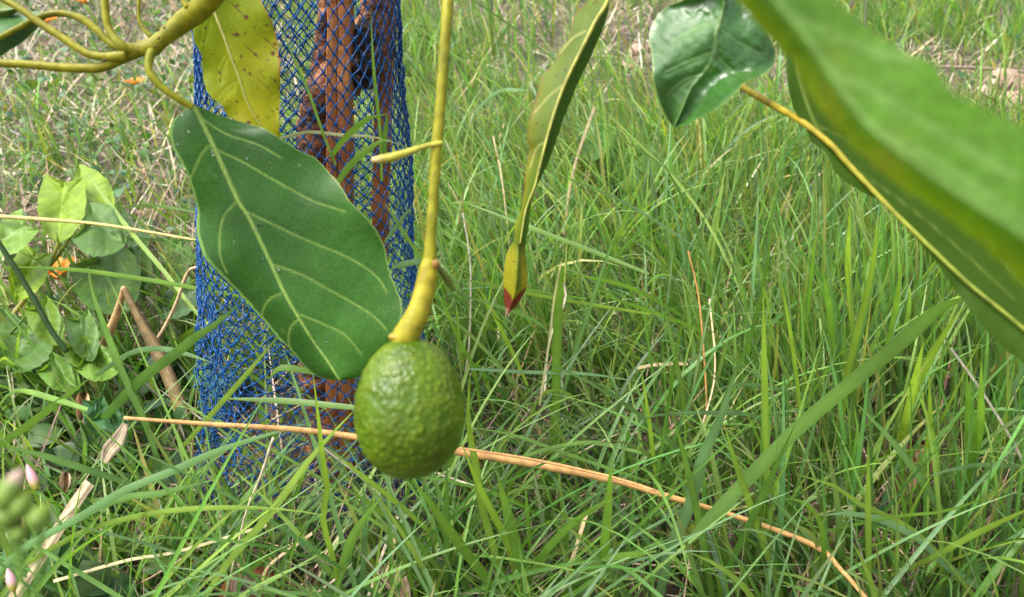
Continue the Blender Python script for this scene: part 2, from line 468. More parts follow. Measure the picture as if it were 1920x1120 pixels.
# ------------------------------------------------------------------ single blades surveyed from the photograph
CC = dict(g=(.125, .235, .036), y=(.190, .295, .042), b=(.115, .215, .085), d=(.080, .170, .028), s=(.48, .36, .20), p=(.58, .50, .36), o=(.46, .22, .07))
def pos(points, z):
    """z: two heights (root end value first), or ('Y', y) for an upright plane, or ('D', d)"""
    pts = np.asarray(points, float)
    k = len(pts)
    L = np.r_[0, np.cumsum(np.linalg.norm(np.diff(pts, axis=0), axis=1))]; L /= L[-1]
    if z[0] == 'Y': return V(pts[:, 0], pts[:, 1], np.full(k, z[1]) if len(z) == 2 else z[1] + (z[2] - z[1]) * L)
    if z[0] == 'D': return P(pts[:, 0], pts[:, 1], z[1] + (z[2] - z[1]) * L)
    return G(pts[:, 0], pts[:, 1], z[0] + (z[1] - z[0]) * L)
def strip(points, z, wpx, c, S=14, taper='start', roll=.4, fold=.22):
    p = crom(pos(points, z), S + 1)
    T = np.gradient(p, axis=0); T /= np.linalg.norm(T, axis=1)[:, None]
    view = p - C0; dd = np.linalg.norm(view, axis=1)
    view = view / dd[:, None]
    side = np.cross(T, view); side /= np.linalg.norm(side, axis=1)[:, None]
    n0 = np.cross(side, T)
    side = side * math.cos(roll) + n0 * math.sin(roll); nor = np.cross(side, T)
    t = np.linspace(0, 1, S + 1)
    if taper == 'start': t = t[::-1]
    prof = np.clip((1 - t) * 2.6, 0.04, 1) ** .8 * np.minimum(1, .7 + t)
    if taper == 'none': prof = np.ones(S + 1)
    if taper == 'both': prof = np.clip(4 * t * (1 - t) * 2, .1, 1) ** .7
    hw = (wpx * dd / F / 2 * prof / math.cos(roll))[:, None]
    v = np.stack([p - side * hw + nor * hw * fold, p, p + side * hw + nor * hw * fold], 1).reshape(-1, 3)
    col = np.array(CC[c]) if isinstance(c, str) else np.array(c)
    col = col * rng.uniform(.88, 1.12)
    cc = np.broadcast_to(col[None, None] * np.array([.93, 1.1, .93])[None, :, None], (S + 1, 3, 3)).reshape(-1, 3)  # centre lightened: pale midline and fold shading both painted into the colour
    k = np.arange(S)[:, None] * 3 + np.arange(2)[None]
    f = np.stack([k, k + 1, k + 4, k + 3], -1).reshape(-1, 4)
    return v, f, cc
# (points from tip to root, (z tip, z root), width px, colour)
TR = [
 ([(1431,537),(1433,700),(1437,860),(1440,1000)],(.36,.05),14,'y'),
 ([(1628,829),(1628,970),(1630,1120)],(.26,.08),11,'y'),
 ([(1467,935),(1498,939),(1526,959),(1542,994),(1545,1053),(1541,1120)],(.22,.06),10,'g'),
 ([(1490,888),(1573,915),(1600,939),(1651,963),(1710,994),(1761,1041),(1828,1120)],(.2,.06),11,'y'),
 ([(1538,967),(1593,963),(1663,978),(1730,1014),(1781,1065),(1860,1116)],(.17,.05),15,'b'),
 ([(1604,755),(1671,825),(1722,892),(1769,963),(1812,1026)],(.28,.03),13,'b'),
 ([(1730,896),(1789,880),(1852,872),(1960,880)],(.2,.1),8,'b'),
 ([(1960,940),(1828,1002),(1750,1045),(1671,1081)],(.22,.05),11,'y'),
 ([(1960,885),(1789,955),(1671,971),(1514,1006),(1412,1045)],(.28,.05),6,'g'),
 ([(1385,680),(1349,790),(1318,857),(1294,947),(1255,1033),(1235,1130)],(.3,.05),24,'b'),
 ([(1259,770),(1290,884),(1314,994),(1337,1130)],(.25,.05),15,'g'),
 ([(1357,794),(1385,888),(1416,975),(1443,1053),(1467,1130)],(.25,.05),15,'y'),
 ([(1490,798),(1455,876),(1412,971),(1373,1053),(1341,1130)],(.26,.05),14,'d'),
 ([(1259,680),(1247,798),(1223,935),(1204,1033)],(.28,.05),8,'d'),
 ([(1202,690),(1216,780),(1227,868),(1240,950)],(.25,.05),9,'y'),
 ([(1742,700),(1742,817),(1715,935)],(.26,.03),9,'y'),
 ([(1812,700),(1820,820),(1815,950)],(.28,.03),20,'d'),
 ([(1840,680),(1835,820),(1800,940)],(.28,.03),14,'g'),
 ([(1732,640),(1706,760),(1687,850)],(.3,.05),15,'y'),
 ([(771,897),(810,949),(856,1013),(903,1074),(945,1130)],(.22,.06),21,'g'),
 ([(614,838),(678,891),(739,938),(828,1016)],(.22,.1),11,'y'),
 ([(631,906),(703,952),(781,1016),(864,1125)],(.18,.05),13,'g'),
 ([(881,700),(878,791),(892,874),(903,949),(924,1024),(946,1125)],(.3,.05),16,'y'),
 ([(867,834),(899,913),(946,1002),(971,1059),(989,1125)],(.24,.05),15,'y'),
 ([(931,884),(953,970),(971,1041),(999,1130)],(.22,.05),24,'g'),
 ([(1146,938),(1114,952),(1060,995),(1014,1049),(971,1120)],(.22,.05),15,'g'),
 ([(1230,1034),(1149,1049),(1096,1077),(1042,1120)],(.16,.06),21,'g'),
 ([(1146,863),(1139,970),(1124,1130)],(.25,.05),19,'g'),
 ([(985,909),(994,1041)],(.16,.06),9,'g'),
 ([(838,863),(837,1006),(838,1130)],(.2,.05),13,'d'),
 ([(587,700),(606,863),(614,916),(606,977),(628,1059),(639,1130)],(.32,.06),12,'y'),
 ([(717,931),(685,970),(653,1024),(624,1130)],(.2,.05),17,'g'),
 ([(681,900),(683,1006),(678,1120)],(.18,.05),12,'b'),
 ([(664,770),(606,831),(571,874),(500,970),(429,1052),(380,1125)],(.27,.07),15,'y'),
 ([(411,747),(536,752),(600,758),(700,768)],(.2,.24),13,'g'),
 ([(404,899),(304,924),(232,934),(161,966)],(.16,.1),13,'d'),
 ([(607,966),(536,956),(446,952),(339,956),(250,970),(161,995),(89,1034),(0,1087)],(.2,.08),11,'y'),
 ([(7,838),(71,852),(161,881),(250,909)],(.16,.1),13,'b'),
 ([(170,708),(71,784),(-20,850)],(.2,.1),14,'g'),
 ([(-20,790),(13,742),(43,733),(107,750),(164,768)],(.1,.22),11,'g'),
 ([(165,500),(171,540),(189,594),(214,660),(235,711),(275,800),(304,888)],(.34,.08),13,'b'),
 ([(400,681),(343,662),(300,654),(257,658),(225,673),(180,705)],(.22,.15),11,'b'),
 ([(450,570),(400,611),(364,634),(321,669),(257,718),(180,800)],(.38,.12),20,'d'),
 ([(521,631),(464,699),(411,760),(340,840)],(.36,.12),11,'y'),
 ([(0,500),(136,506),(250,521),(357,539),(460,558)],(.2,.3),9,'g'),
 ([(150,310),(236,424),(311,514),(357,574),(400,620)],(.2,.2),9,'y'),
 ([(0,455),(121,446),(250,449),(368,452)],(.12,.12),6,'b'),
 ([(200,395),(280,385),(366,398)],(.12,.12),6,'g'),
 ([(721,380),(756,434),(800,500)],('Y',.6),8,'g'),
 ([(774,384),(721,455)],('Y',.6),8,'b'),
 ([(821,551),(864,644),(889,694),(903,780)],(.3,.1),9,'g'),
 ([(917,580),(953,644),(989,723)],(.26,.15),8,'y'),
 ([(864,523),(989,551),(1220,590)],(.2,.24),8,'y'),
 ([(831,548),(917,569),(1014,609),(1060,680)],(.24,.12),8,'b'),
 ([(1164,412),(1128,512),(1074,676),(1050,760)],(.36,.1),9,'b'),
 ([(1200,716),(1096,701),(989,698),(880,692)],(.12,.2),8,'b'),
 ([(899,890),(1000,850),(1100,830),(1210,850)],(.12,.14),9,'g'),
 ([(870,800),(960,815),(1060,850),(1220,905)],(.2,.12),8,'g'),
 ([(1449,380),(1441,480),(1409,625),(1361,741),(1320,860)],(.42,.1),8,'d'),
 ([(1529,420),(1521,520),(1509,641)],(.35,.12),7,'d'),
 ([(1594,380),(1590,512),(1602,660)],(.38,.1),11,'y'),
 ([(1646,400),(1634,512),(1602,649),(1586,721),(1574,840)],(.38,.06),13,'y'),
 ([(1694,472),(1674,601),(1645,720)],(.34,.08),10,'g'),
 ([(1541,496),(1558,601),(1562,700)],(.32,.1),13,'d'),
 ([(1461,508),(1481,621),(1497,741),(1505,860)],(.34,.06),8,'y'),
 ([(1803,577),(1738,681),(1698,782),(1680,860)],(.3,.05),15,'y'),
 ([(1100,545),(1200,577),(1320,625),(1400,690)],(.24,.1),8,'g'),
 ([(1288,573),(1268,661),(1248,810)],(.32,.06),7,'d'),
 ([(1345,729),(1401,721),(1457,729),(1521,755)],(.18,.12),8,'b'),
 ([(1200,790),(1240,778),(1341,774),(1421,782),(1500,820)],(.2,.1),9,'b'),
 ([(1089,218),(1217,293),(1306,361),(1396,429)],(.3,.2),4,'d'),
 ([(1128,200),(1199,271),(1260,329),(1324,414),(1378,521),(1410,610)],(.3,.1),6,'y'),
 ([(1240,300),(1290,390),(1340,520),(1390,640)],(.3,.1),8,'d'),
 ([(1021,318),(1146,368),(1235,418),(1324,479)],(.28,.18),5,'b'),
 ([(860,375),(960,414),(1110,471),(1217,514)],(.22,.2),10,'g'),
 ([(1060,511),(1181,539),(1285,596)],(.22,.12),10,'g'),
 ([(860,522),(985,543),(1100,561)],(.22,.2),6,'g'),
 ([(870,-10),(960,50),(1045,116)],(.42,.36),4,'d'),
 ([(753,25),(860,110),(960,180),(1050,260),(1130,340)],(.35,.2),4,'g'),
 ([(1003,-10),(992,107),(989,214)],(.4,.25),4,'y'),
 ([(990,170),(940,170),(905,195),(880,230)],(.25,.15),8,'b'),
 ([(1310,-10),(1385,40)],(.3,.3),5,'g'),
]
for pts, z, wp, c in TR:
    if z[0] != 'Y': z = (z[0] + .05, z[1] + .01)
    grass.add(strip(pts, z, wp * .86, c, roll=rng.uniform(-.5, .5)))
for pts, z, wp, c in [
 ([(725,214),(687,225),(645,262),(620,295)],('Y',.64),11,'g'), ([(726,213),(724,235),(721,262),(722,300)],('Y',.64),9,'d'),
 ([(736,264),(714,265),(680,289),(655,312),(628,350)],('Y',.63),12,'g'),
 ([(752,272),(698,257),(645,254),(578,248),(519,262)],('Y',.65),6,(.22,.24,.09)),
 ([(520,40),(537,78),(578,171),(607,254),(630,310)],('Y',.64),5,'g'),
 ([(695,20),(701,134),(712,241),(716,340)],('Y',.66),6,'g'),
 ([(731,505),(760,495),(800,488)],('Y',.6),12,'b'), ([(752,270),(800,300),(850,330)],('Y',.7),4,'g'),
 ([(503,712),(530,690),(600,700)],('Y',.55),12,'g')]:
    grass.add(strip(pts, z, wp, c, roll=rng.uniform(-.4, .4)))
# dry stems among the green
for pts, z, wp, c in [
 ([(1783,653),(1843,737),(1907,842),(1930,900)],(.3,.1),4,'p'), ([(1115,200),(1074,325),(1057,440)],(.3,.1),5,'s'),
 ([(868,400),(882,500),(880,640),(872,700)],(.3,.1),3,'p'), ([(870,360),(860,420)],(.3,.2),3,'s'),
 ([(1195,690),(1230,684),(1290,682)],(.12,.1),6,'s'), ([(925,255),(940,330),(950,410),(956,470)],(.25,.1),3,'s'),
 ([(1020,745),(1030,640),(1060,560),(1052,520)],(.15,.3),4,'p'), ([(1310,820),(1340,700),(1330,560)],(.1,.2),3,'s'),
 ([(600,835),(690,905),(740,960)],(.2,.1),4,'p'), ([(1060,1090),(1085,1010),(1100,960)],(.08,.16),7,'s'),
 ([(490,1100),(505,1060),(585,1000)],(.08,.12),5,'s'), ([(100,1090),(240,1050),(330,1035),(500,985)],(.1,.12),5,(.36,.32,.15)),
 ([(690,1120),(720,1030),(750,960)],(.05,.1),5,'p'), ([(705,1120),(735,1040),(742,980)],(.05,.1),5,'s'),
 ([(800,880),(870,905),(930,925)],(.1,.12),4,'p'), ([(1325,790),(1322,700),(1310,560),(1290,470)],(.1,.3),3,'o')]:
    straw.add(strip(pts, z, wp, c, taper='none'))
tag(grass.build("grass", M_GRASS, "long fresh green grass in crossing blades over the whole plot", "grass"))
straw.build("straw_litter", M_STRAW, "pale dry straw and dead stems lying under and among the grass", "straw")
weeds.build("ground_weeds", M_WEED, "small round-leaved green weeds creeping through the dry straw", "weeds")

# prominent single blades as things
def single(name, mat, label, cat, *strips):
    pl = Pool()
    for s in strips: pl.add(s)
    o = mesh(name, np.vstack(pl.v), np.vstack(pl.f), mat, None, np.vstack(pl.c))
    return tag(o, label, cat)
single("grass_leaf", M_GRASS, "broad dark green blade arching across the grass towards the big blurred leaf", "grass blade",
       strip([(1812,560),(1760,580),(1680,650),(1600,715),(1500,800),(1420,880),(1340,965),(1270,1040)], (.44, .14), 24, (.105, .21, .032), S=30, roll=.15, fold=.1, taper='both'))
single("grass_leaf", M_GRASS, "upright cut blade with a straw edge below the red-tipped curled leaf", "grass blade",
       strip([(1050,500),(1046,600),(1042,750),(1038,870)], (.34, .06), 17, 'g', taper='none', roll=.1),
       strip([(1051,496),(1038,570),(1030,640),(1012,760)], (.345, .15), 4, 'p', taper='none'))
single("grass_leaf", M_GRASS, "long bluish blade sweeping low from the flower buds up to the blue net", "grass blade",
       strip([(585,792),(464,827),(393,852),(321,884),(232,920),(161,963),(89,1002),(36,1034),(-10,1080)], (.22, .2), 13, (.10, .21, .055), S=30, roll=-.2))

# ------------------------------------------------------------------ dry stalks and reeds
def fibres(points, z, wpx, c, n=6, taper='none', S=20):
    pts = np.array(points, float); d = np.gradient(pts, axis=0); d /= np.linalg.norm(d, axis=1)[:, None]
    nn = np.c_[-d[:, 1], d[:, 0]]
    t = np.linspace(0, 1, len(pts))
    env = {'none': np.ones(len(pts)), 'end': np.clip((1 - t) * 3, .25, 1), 'start': np.clip(t * 2.2, .3, 1), 'both': np.clip(5 * t * (1 - t), .25, 1)}[taper]
    V_, F_, C_, k = [], [], [], 0
    for i in range(n):
        u = ((i + .5) / n - .5)
        q = pts + nn * (u * wpx * env)[:, None]
        zz = z if isinstance(z[0], str) else (z[0] + .003 * (1 - 4 * u * u), z[1] + .003 * (1 - 4 * u * u))
        v, f, cc = strip(q, zz, wpx / n * 1.25, np.array(c) * rng.choice([.45, .75, .95, 1.1, 1.25]), taper='none', S=S, roll=rng.uniform(-.3, .3), fold=.3)
        V_.append(v); F_.append(f + k); C_.append(cc); k += len(v)
    return np.vstack(V_), np.vstack(F_), np.vstack(C_)
def stalk(name, label, cat, runs, mat=M_STRAW, col=(.5, .27, .09)):
    mb = MB()
    for pts, z, wpx in runs:
        p = pos(pts, z); dd = np.linalg.norm(p - C0, axis=1)
        wq = np.asarray(wpx, float) * np.ones(len(pts))
        v, f = tube(p, wq * dd / F / 2, n=8, seg=len(pts) * 8, bump=.10, bs=140)
        mb.add(v, f, np.array(col) * (1 + .14 * noise3(v, 160, 5))[:, None])
    o = mb.build(name, mat)
    return tag(o, label, cat)
stalk("dry_stalk", "long orange-brown dry stalk running through the grass behind the avocado", "dry stalk",
      [([(232,784),(400,796),(560,806),(670,820),(770,833),(856,847),(1000,870),(1150,900),(1250,930),(1400,975),(1530,1025),(1580,1072),(1640,1140)], (.30, .12), [6,8,10,12,12,14,15,14,11,9,10,8,7]),
       ([(860,840),(1000,862),(1140,893),(1230,921)], (.272,.24), [4,5,5,3])])
stalk("dry_straw", "thin yellow straw lying across the heart-shaped leaves", "dry stalk",
      [([(-20,405),(150,417),(260,432),(368,451)], (.24, .24), [7,6,5,4])], col=(.42, .33, .10))
stalk("dry_straw", "pale thin straw standing in the grass above the orange-brown stone", "dry stalk",
      [([(512,822),(490,890),(462,960),(440,1050),(420,1130)], (.28, .06), [5,5,4,5,6])], col=(.55, .46, .30))
r_ = stalk("broken_reed", "broken tan reed bent over into two legs beside the blue net", "dry reed",
      [([(232,540),(222,580),(205,625),(192,655)], (.25, .12), [8,12,15,14])], col=(.50, .29, .13))
ox = fibres([(233,543),(262,600),(290,650),(318,710),(345,778)], (.25, .07), 24, (.52, .35, .17), taper='start')
mesh("split_sheath", ox[0], ox[1], M_STRAW, r_, ox[2])
stalk("dry_straw", "kinked tan straw leaning against the left edge of the blue net", "dry stalk",
      [([(372,500),(352,512),(330,570),(305,620),(282,652)], (.28, .14), [4,6,6,6,5])], col=(.52, .36, .20))
a1 = fibres([(168,905),(130,960),(80,1040),(20,1130)], (.16, .07), 20, (.54, .40, .25))
o = mesh("dead_reed", a1[0], a1[1], M_STRAW, None, a1[2]); tag(o, "flat pale brown dead reed on the ground under the flower buds", "dry reed")
a1 = fibres([(236,795),(222,825),(205,845),(196,868)], (.18, .13), 26, (.54, .42, .28), taper='both', S=10)
o = mesh("dead_reed", a1[0], a1[1], M_STRAW, None, a1[2]); tag(o, "short torn flake of pale reed at the end of the orange stalk", "dry reed")

# ------------------------------------------------------------------ tree guard, stakes, trunk
Y0 = .80
rows = [(-110, 374, 742), (0, 375, 747), (110, 377, 750), (200, 376, 757), (300, 374, 770), (400, 373, 776), (490, 371, 784), (600, 369, 806), (700, 368, 822), (800, 366, 835), (900, 362, 845), (1000, 358, 850)]
zr_, cxr, rr = [], [], []
for py, l, r in rows:
    a, b = V(l, py, Y0), V(r, py, Y0)
    zr_.append(a[2]); cxr.append((a[0] + b[0]) / 2); rr.append((b[0] - a[0]) / 2)
zr_, cxr, rr = map(lambda q: np.array(q)[::-1], (zr_, cxr, rr))
rr *= 1 - .13 * np.clip((.42 - zr_) / .3, 0, 1)
NA, NR = 50, 88
zt = np.linspace(0.0, .70, NR)
nodes = np.zeros((NR, NA, 3))
for j, z in enumerate(zt):
    cx_, r0 = np.interp(z, zr_, cxr), np.interp(z, zr_, rr)
    th = (np.arange(NA) + .5 * (j % 2)) / NA * 2 * math.pi + .10 * math.sin(z * 9)
    low = np.clip((.36 - z) / .3, 0, 1)
    rad = r0 * (1 + (.012 + .045 * low) * np.sin(7 * th + 14 * z) + .03 * low * np.sin(13 * th - 30 * z + 1) - .05 * (1 - low) * np.exp(-((th - 5.35) / .14) ** 2))
    nodes[j] = np.stack([cx_ + rad * np.cos(th), Y0 + rad * np.sin(th) * .95, np.full(NA, z)], 1)
    nodes[j] += rng.normal(0, .0009 + .0018 * low, (NA, 3))
    nodes[j, :, 2] += .006 * low * np.sin(5 * th + 20 * z)
mb = MB()
for j in range(NR - 1):
    for i in range(NA):
        a = nodes[j, i]
        for k2 in ((i, (i + 1) % NA) if j % 2 else ((i - 1) % NA, i)):
            b = nodes[j + 1, k2]
            m_ = (a + b) / 2 + rng.normal(0, .0006, 3)
            q = np.array([a, a * .8 + b * .2, m_, a * .2 + b * .8, b])
            R = np.array([.0015, .0008, .0006, .0008, .0015])
            T = b - a; T /= np.linalg.norm(T)
            u = np.cross(T, [0, 0, 1]); u /= np.linalg.norm(u); w_ = np.cross(T, u)
            an = np.arange(4) * math.pi / 2
            v = (q[:, None] + R[:, None, None] * (u * np.cos(an)[:, None] + w_ * np.sin(an)[:, None])[None]).reshape(-1, 3)
            f = [(s * 4 + t, s * 4 + (t + 1) % 4, s * 4 + 4 + (t + 1) % 4, s * 4 + 4 + t) for s in range(4) for t in range(4)]
            mb.add(v, f)
net = mb.build("tree_guard_net", M_NET)
tag(net, "blue plastic diamond mesh sleeve standing in the grass round the stakes", "tree guard")

def box_post(pxs, y_off, depth, name, label, halves, zlo=-.05, zhi=.85):
    """flat sided stake; halves: list of (left px, right px) at the top and at the bottom"""
    mb = MB()
    for (l0, r0, l1, r1) in halves:
        top = V(np.array([l0, r0]), 0, Y0 + y_off); bot = V(np.array([l1, r1]), 720, Y0 + y_off)
        n = 60
        for q in (0,):
            zz = np.linspace(zlo, zhi, n)
            t = (zz - bot[0, 2]) / (top[0, 2] - bot[0, 2])
            xl = bot[0, 0] + (top[0, 0] - bot[0, 0]) * t; xr = bot[1, 0] + (top[1, 0] - bot[1, 0]) * t
            e = .0010
            sec = [(0, e), (e, 0), (.5, -.0012), (-e, 0), (0, e), (0, depth), (.5, depth + .002), (0, depth)]
            V_ = []
            for z_, a_, b_ in zip(zz, xl, xr):
                w1 = b_ - a_
                ring = [(a_, e), (a_ + e, 0), (a_ + w1 / 2, -.0006), (b_ - e, 0), (b_, e), (b_, depth), (a_ + w1 / 2, depth + .002), (a_, depth)]
                for x_, y_ in ring: V_.append((x_, Y0 + y_off + y_, z_))
            V_ = np.array(V_)
            V_[:, 0] += .0012 * noise3(V_, 25, 3); V_[:, 1] += .0015 * noise3(V_, 45, 4)
            f = [(s * 8 + t_, s * 8 + (t_ + 1) % 8, s * 8 + 8 + (t_ + 1) % 8, s * 8 + 8 + t_) for s in range(n - 1) for t_ in range(8)]
            f += [tuple(range(8))[::-1], tuple((n - 1) * 8 + k for k in range(8))]
            mb.add(V_, f)
    o = mb.build(name, M_STAKE, smooth=False)
    return tag(o, label, "stake", "wooden stakes inside the tree guard")
box_post(None, -.045, .022, "wooden_stake", "reddish wooden stake split down its middle in front of the bark", [(611, 631, 612, 635), (631.5, 655, 635.5, 660)])
box_post(None, .015, .025, "wooden_stake", "darker reddish stake at the folded right edge of the net", [(706, 738, 690, 716)])
tr = empty("young_tree", (cxr.mean(), Y0, 0), "gnarled young tree trunk with peeling bark inside the blue net", "tree")
tp = V(np.array([606, 600, 592, 586, 590, 600, 640, 682, 705, 716, 722, 730]), np.array([1010, 850, 600, 400, 290, 190, 130, 95, 40, -60, -200, -420]), np.full(12, Y0 + .005))
v, f = tube(tp, [.026, .022, .019, .018, .019, .017, .022, .025, .020, .017, .016, .014], n=26, seg=240, bump=.30, bs=46, seed=2)
trunk = mesh("trunk", v, f, M_BARK, tr)
v, f = sphere(V(678, 115, Y0 - .018), (.021, .016, .030), 44, 34)
v = v + (v - V(678, 115, Y0 - .018)) * (.35 * noise3(v, 60, 9) + .2 * noise3(v, 170, 4))[:, None]
mesh("knot", v, f, M_KNOT, tr)
tp = V(np.array([600, 606, 612, 606]), np.array([190, 90, 0, -140]), np.full(4, Y0 + .012))
v, f = tube(tp, [.014, .009, .007, .006], n=14, seg=50, bump=.2, bs=60, seed=5)
mesh("limb", v, f, M_BARK, tr)

# ------------------------------------------------------------------ leaves traced by outline and midrib
def seg_dist(p, line):
    d = np.full(len(p), 1e9)
    for a, b in zip(line[:-1], line[1:]):
        ab = b - a; t = np.clip(((p - a) @ ab) / (ab @ ab + 1e-9), 0, 1)
        d = np.minimum(d, np.linalg.norm(p - (a + t[:, None] * ab), axis=1))
    return d
def leaf(name, L, R, M, mapper, base, mat, parent=None, veins=(), vcol=None, vw=5.0, mw=8.0, nt=110, ns=26, relief=.0006, wav=0.0, wf=30,
         rim=None, rimw=.05, paint=None, seed=0, mid_taper=True, jag=1.2):
    Lp, Rp, Mp = crom(L, nt), crom(R, nt), crom(M, nt)
    for A, sg in ((Lp, 0), (Rp, 50)):
        e = np.sin(np.linspace(0, math.pi, nt)) ** .5
        z3 = np.c_[A / 22, np.zeros(nt)]
        out = A - Mp; out /= np.linalg.norm(out, axis=1)[:, None] + 1e-6
        A += out * (jag * e * (noise3(z3, 1.0, seed + sg) + .6 * noise3(z3, 3.1, seed + sg + 1)))[:, None]
    s = np.sin(np.linspace(-1, 1, 2 * ns + 1) * math.pi / 2)
    t = np.linspace(0, 1, nt)
    px = np.where(s[None, :, None] < 0, Mp[:, None] * (1 + s[None, :, None]) - Lp[:, None] * s[None, :, None], Mp[:, None] * (1 - s[None, :, None]) + Rp[:, None] * s[None, :, None])
    T, Sg = np.meshgrid(t, s, indexing='ij')
    q = px.reshape(-1, 2); T, Sg = T.ravel(), Sg.ravel()
    dm = seg_dist(q, Mp[::3])
    dvn = np.full(len(q), 1e9)
    for vl in veins: dvn = np.minimum(dvn, seg_dist(q, crom(vl, 14)))
    w = mapper(q[:, 0], q[:, 1], T, Sg)
    view = w - C0; dist = np.linalg.norm(view, axis=1)[:, None]; view = view / dist
    mwt = mw * (1 - .6 * T) if mid_taper else mw
    hgt = -relief * (1.2 * np.exp(-(dm / mwt) ** 2) + .8 * np.exp(-(dvn / vw) ** 2)) + relief * 1.6 * (np.exp(-(np.minimum(dm, dvn) / (vw * 4)) ** 2))
    if wav:
        r3 = np.stack([q[:, 0] / wf, q[:, 1] / wf, 0 * T], 1)
        hgt = hgt + wav * (noise3(r3, .5, seed) + .4 * noise3(r3, 1.3, seed + 1))
    w = w + view * hgt[:, None]
    col = np.ones((len(q), 3)) * np.array(base)
    if paint is not None: col = paint(q, T, Sg, col)
    if vcol is not None:
        k = np.maximum(np.exp(-(dm / mwt) ** 4), .75 * np.exp(-(dvn / vw) ** 2))[:, None]
        col = col * (1 - k) + np.array(vcol) * k
    if rim is not None:
        k = np.clip((np.abs(Sg) - (1 - rimw)) / rimw, 0, 1)[:, None]
        col = col * (1 - k) + np.array(rim) * k
    n2 = 2 * ns + 1
    a, b = np.meshgrid(np.arange(nt - 1), np.arange(n2 - 1), indexing='ij')
    k = (a * n2 + b).ravel()
    f = np.stack([k, k + 1, k + n2 + 1, k + n2], 1)
    return mesh(name, w, f, mat, parent, col)
def Z(pts, ox, oy, sc): return [(ox + a / sc, oy + b / sc) for a, b in pts]
def tubepx(pts, d, wpx, n=12, bump=0.05, seg=None, bs=80, seed=0):
    pts = np.array(pts, float); d = np.asarray(d, float) * np.ones(len(pts))
    return tube(P(pts[:, 0], pts[:, 1], d), np.asarray(wpx, float) * d / F / 2, n=n, seg=seg or len(pts) * 9, bump=bump, bs=bs, seed=seed)
TW = np.array((.160, .146, .005))
def twig_col(v, base=TW, seed=1, amt=.18):
    c = base[None] * (1 + amt * noise3(v, 45, seed))[:, None]
    g = np.clip(.5 + .8 * noise3(v, 22, seed + 3), 0, 1)[:, None]
    c = c * (1 - .35 * g) + c * np.array([.72, .92, 1.3]) * .35 * g
    fl = np.clip((noise3(v, 420, seed + 7) * noise3(v, 130, seed + 9) - .42) * 4, 0, .7)[:, None]
    return c * (1 - fl) + np.array([.09, .055, .02]) * fl

# avocado branch at the upper left, with its petioles and two leaves
br = empty("avocado_branch", P(285, 90, .56), "yellow-green avocado twig with curving petioles holding a large dark leaf", "branch")
mb = MB()
DB = .56
v, f = tubepx([(700, -420), (520, -170), (392, -2), (345, 40), (303, 74), (283, 90), (262, 93), (240, 96)], [.50, .52, .55, DB, DB, DB, DB, DB], [46, 44, 42, 38, 30, 33, 24, 12], n=18, bump=.06, bs=90)
c = twig_col(v); mb.add(v, f, c)
for pts, ds, ws, sd_ in [
    ([(290, 84), (255, 96), (222, 112), (185, 127), (120, 127), (50, 121), (-60, 116)], DB, [30, 27, 22, 19, 17, 15, 15], 2),
    ([(262, 94), (240, 92), (228, 86), (207, 60), (198, 25), (194, -60)], [DB, DB - .003, DB - .006, DB - .006, DB - .006, DB - .006], [24, 22, 19, 15, 14, 14], 3),
    ([(235, 96), (205, 80), (180, 55), (150, 34), (112, 25), (75, 32), (30, 55), (-40, 92)], DB + .012, [16, 14, 14, 14, 13, 12, 11, 10], 4),
    ([(238, 104), (205, 107), (165, 101), (125, 76), (70, 40), (30, 12), (-40, -25)], DB - .004, [22, 17, 15, 15, 14, 13, 12], 5),
    ([(284, 70), (268, 52), (260, 25), (264, -60)], DB + .006, [10, 8, 7, 8], 6),
    ([(352, 14), (344, 2), (330, -20)], DB - .01, [12, 10, 10], 7)]:
    v, f = tubepx(pts, ds, ws, bump=.05, seed=sd_); mb.add(v, f, twig_col(v, seed=sd_))
for px_, py_, r_ in [(297, 72, 2.6), (308, 52, 2.6), (290, 88, 3), (65, 129, 2.2), (196, 113, 3), (296, 56, 3)]:
    p_ = P(px_, py_, DB - .011); v, f = sphere(p_, r_ * DB / F, 8, 6); mb.add(v, f, (.10, .055, .02))
mb.build("twig", M_TWIG, br)
mb = MB()
v, f = tubepx([(292, 82), (281, 106), (280, 132), (300, 160), (335, 186), (362, 202)], [DB, DB - .004, DB - .006, DB - .004, DB, DB + .004], [20, 17, 14, 14, 13, 12], bump=.04)
mb.add(v, f, twig_col(v, TW * (1.0, 1.08, 1.2), 8)); mb.build("petiole", M_TWIG, br)

Ld = Z([(130,33),(75,72),(48,105),(42,160),(60,220),(100,290),(130,380),(145,450),(142,520),(160,600),(200,660),(300,760),(400,870),(460,940),(520,1000),(560,1050),(620,1095),(700,1110)], 300, 180, 2.074)
Rd = Z([(130,33),(250,82),(390,122),(450,155),(540,212),(600,240),(650,290),(700,345),(740,410),(790,460),(840,520),(875,590),(890,670),(915,740),(940,810),(930,900),(880,1000),(800,1080),(700,1110)], 300, 180, 2.074)
Md = Z([(130,33),(210,200),(300,400),(350,480),(430,650),(480,760),(540,865),(600,960),(650,1030),(700,1110)], 300, 180, 2.074)
Vd = [Z(q, 300, 180, 2.074) for q in [
    [(212,203),(232,214),(330,262),(430,320),(520,370),(600,412),(720,450)], [(335,448),(350,458),(430,495),(540,548),(640,590),(740,632),(840,700),(880,760)],
    [(436,655),(487,672),(560,700),(650,750),(740,800),(830,856),(880,910)], [(545,850),(640,890),(720,930),(780,1000)],
    [(140,55),(170,92),(260,150),(380,190),(470,240)], [(206,192),(185,198),(155,240),(125,305),(110,330)], [(295,415),(250,465),(232,540),(235,625),(260,690)],
    [(470,770),(425,792),(398,840),(400,900)], [(540,868),(508,900),(500,955),(520,1010)]]]
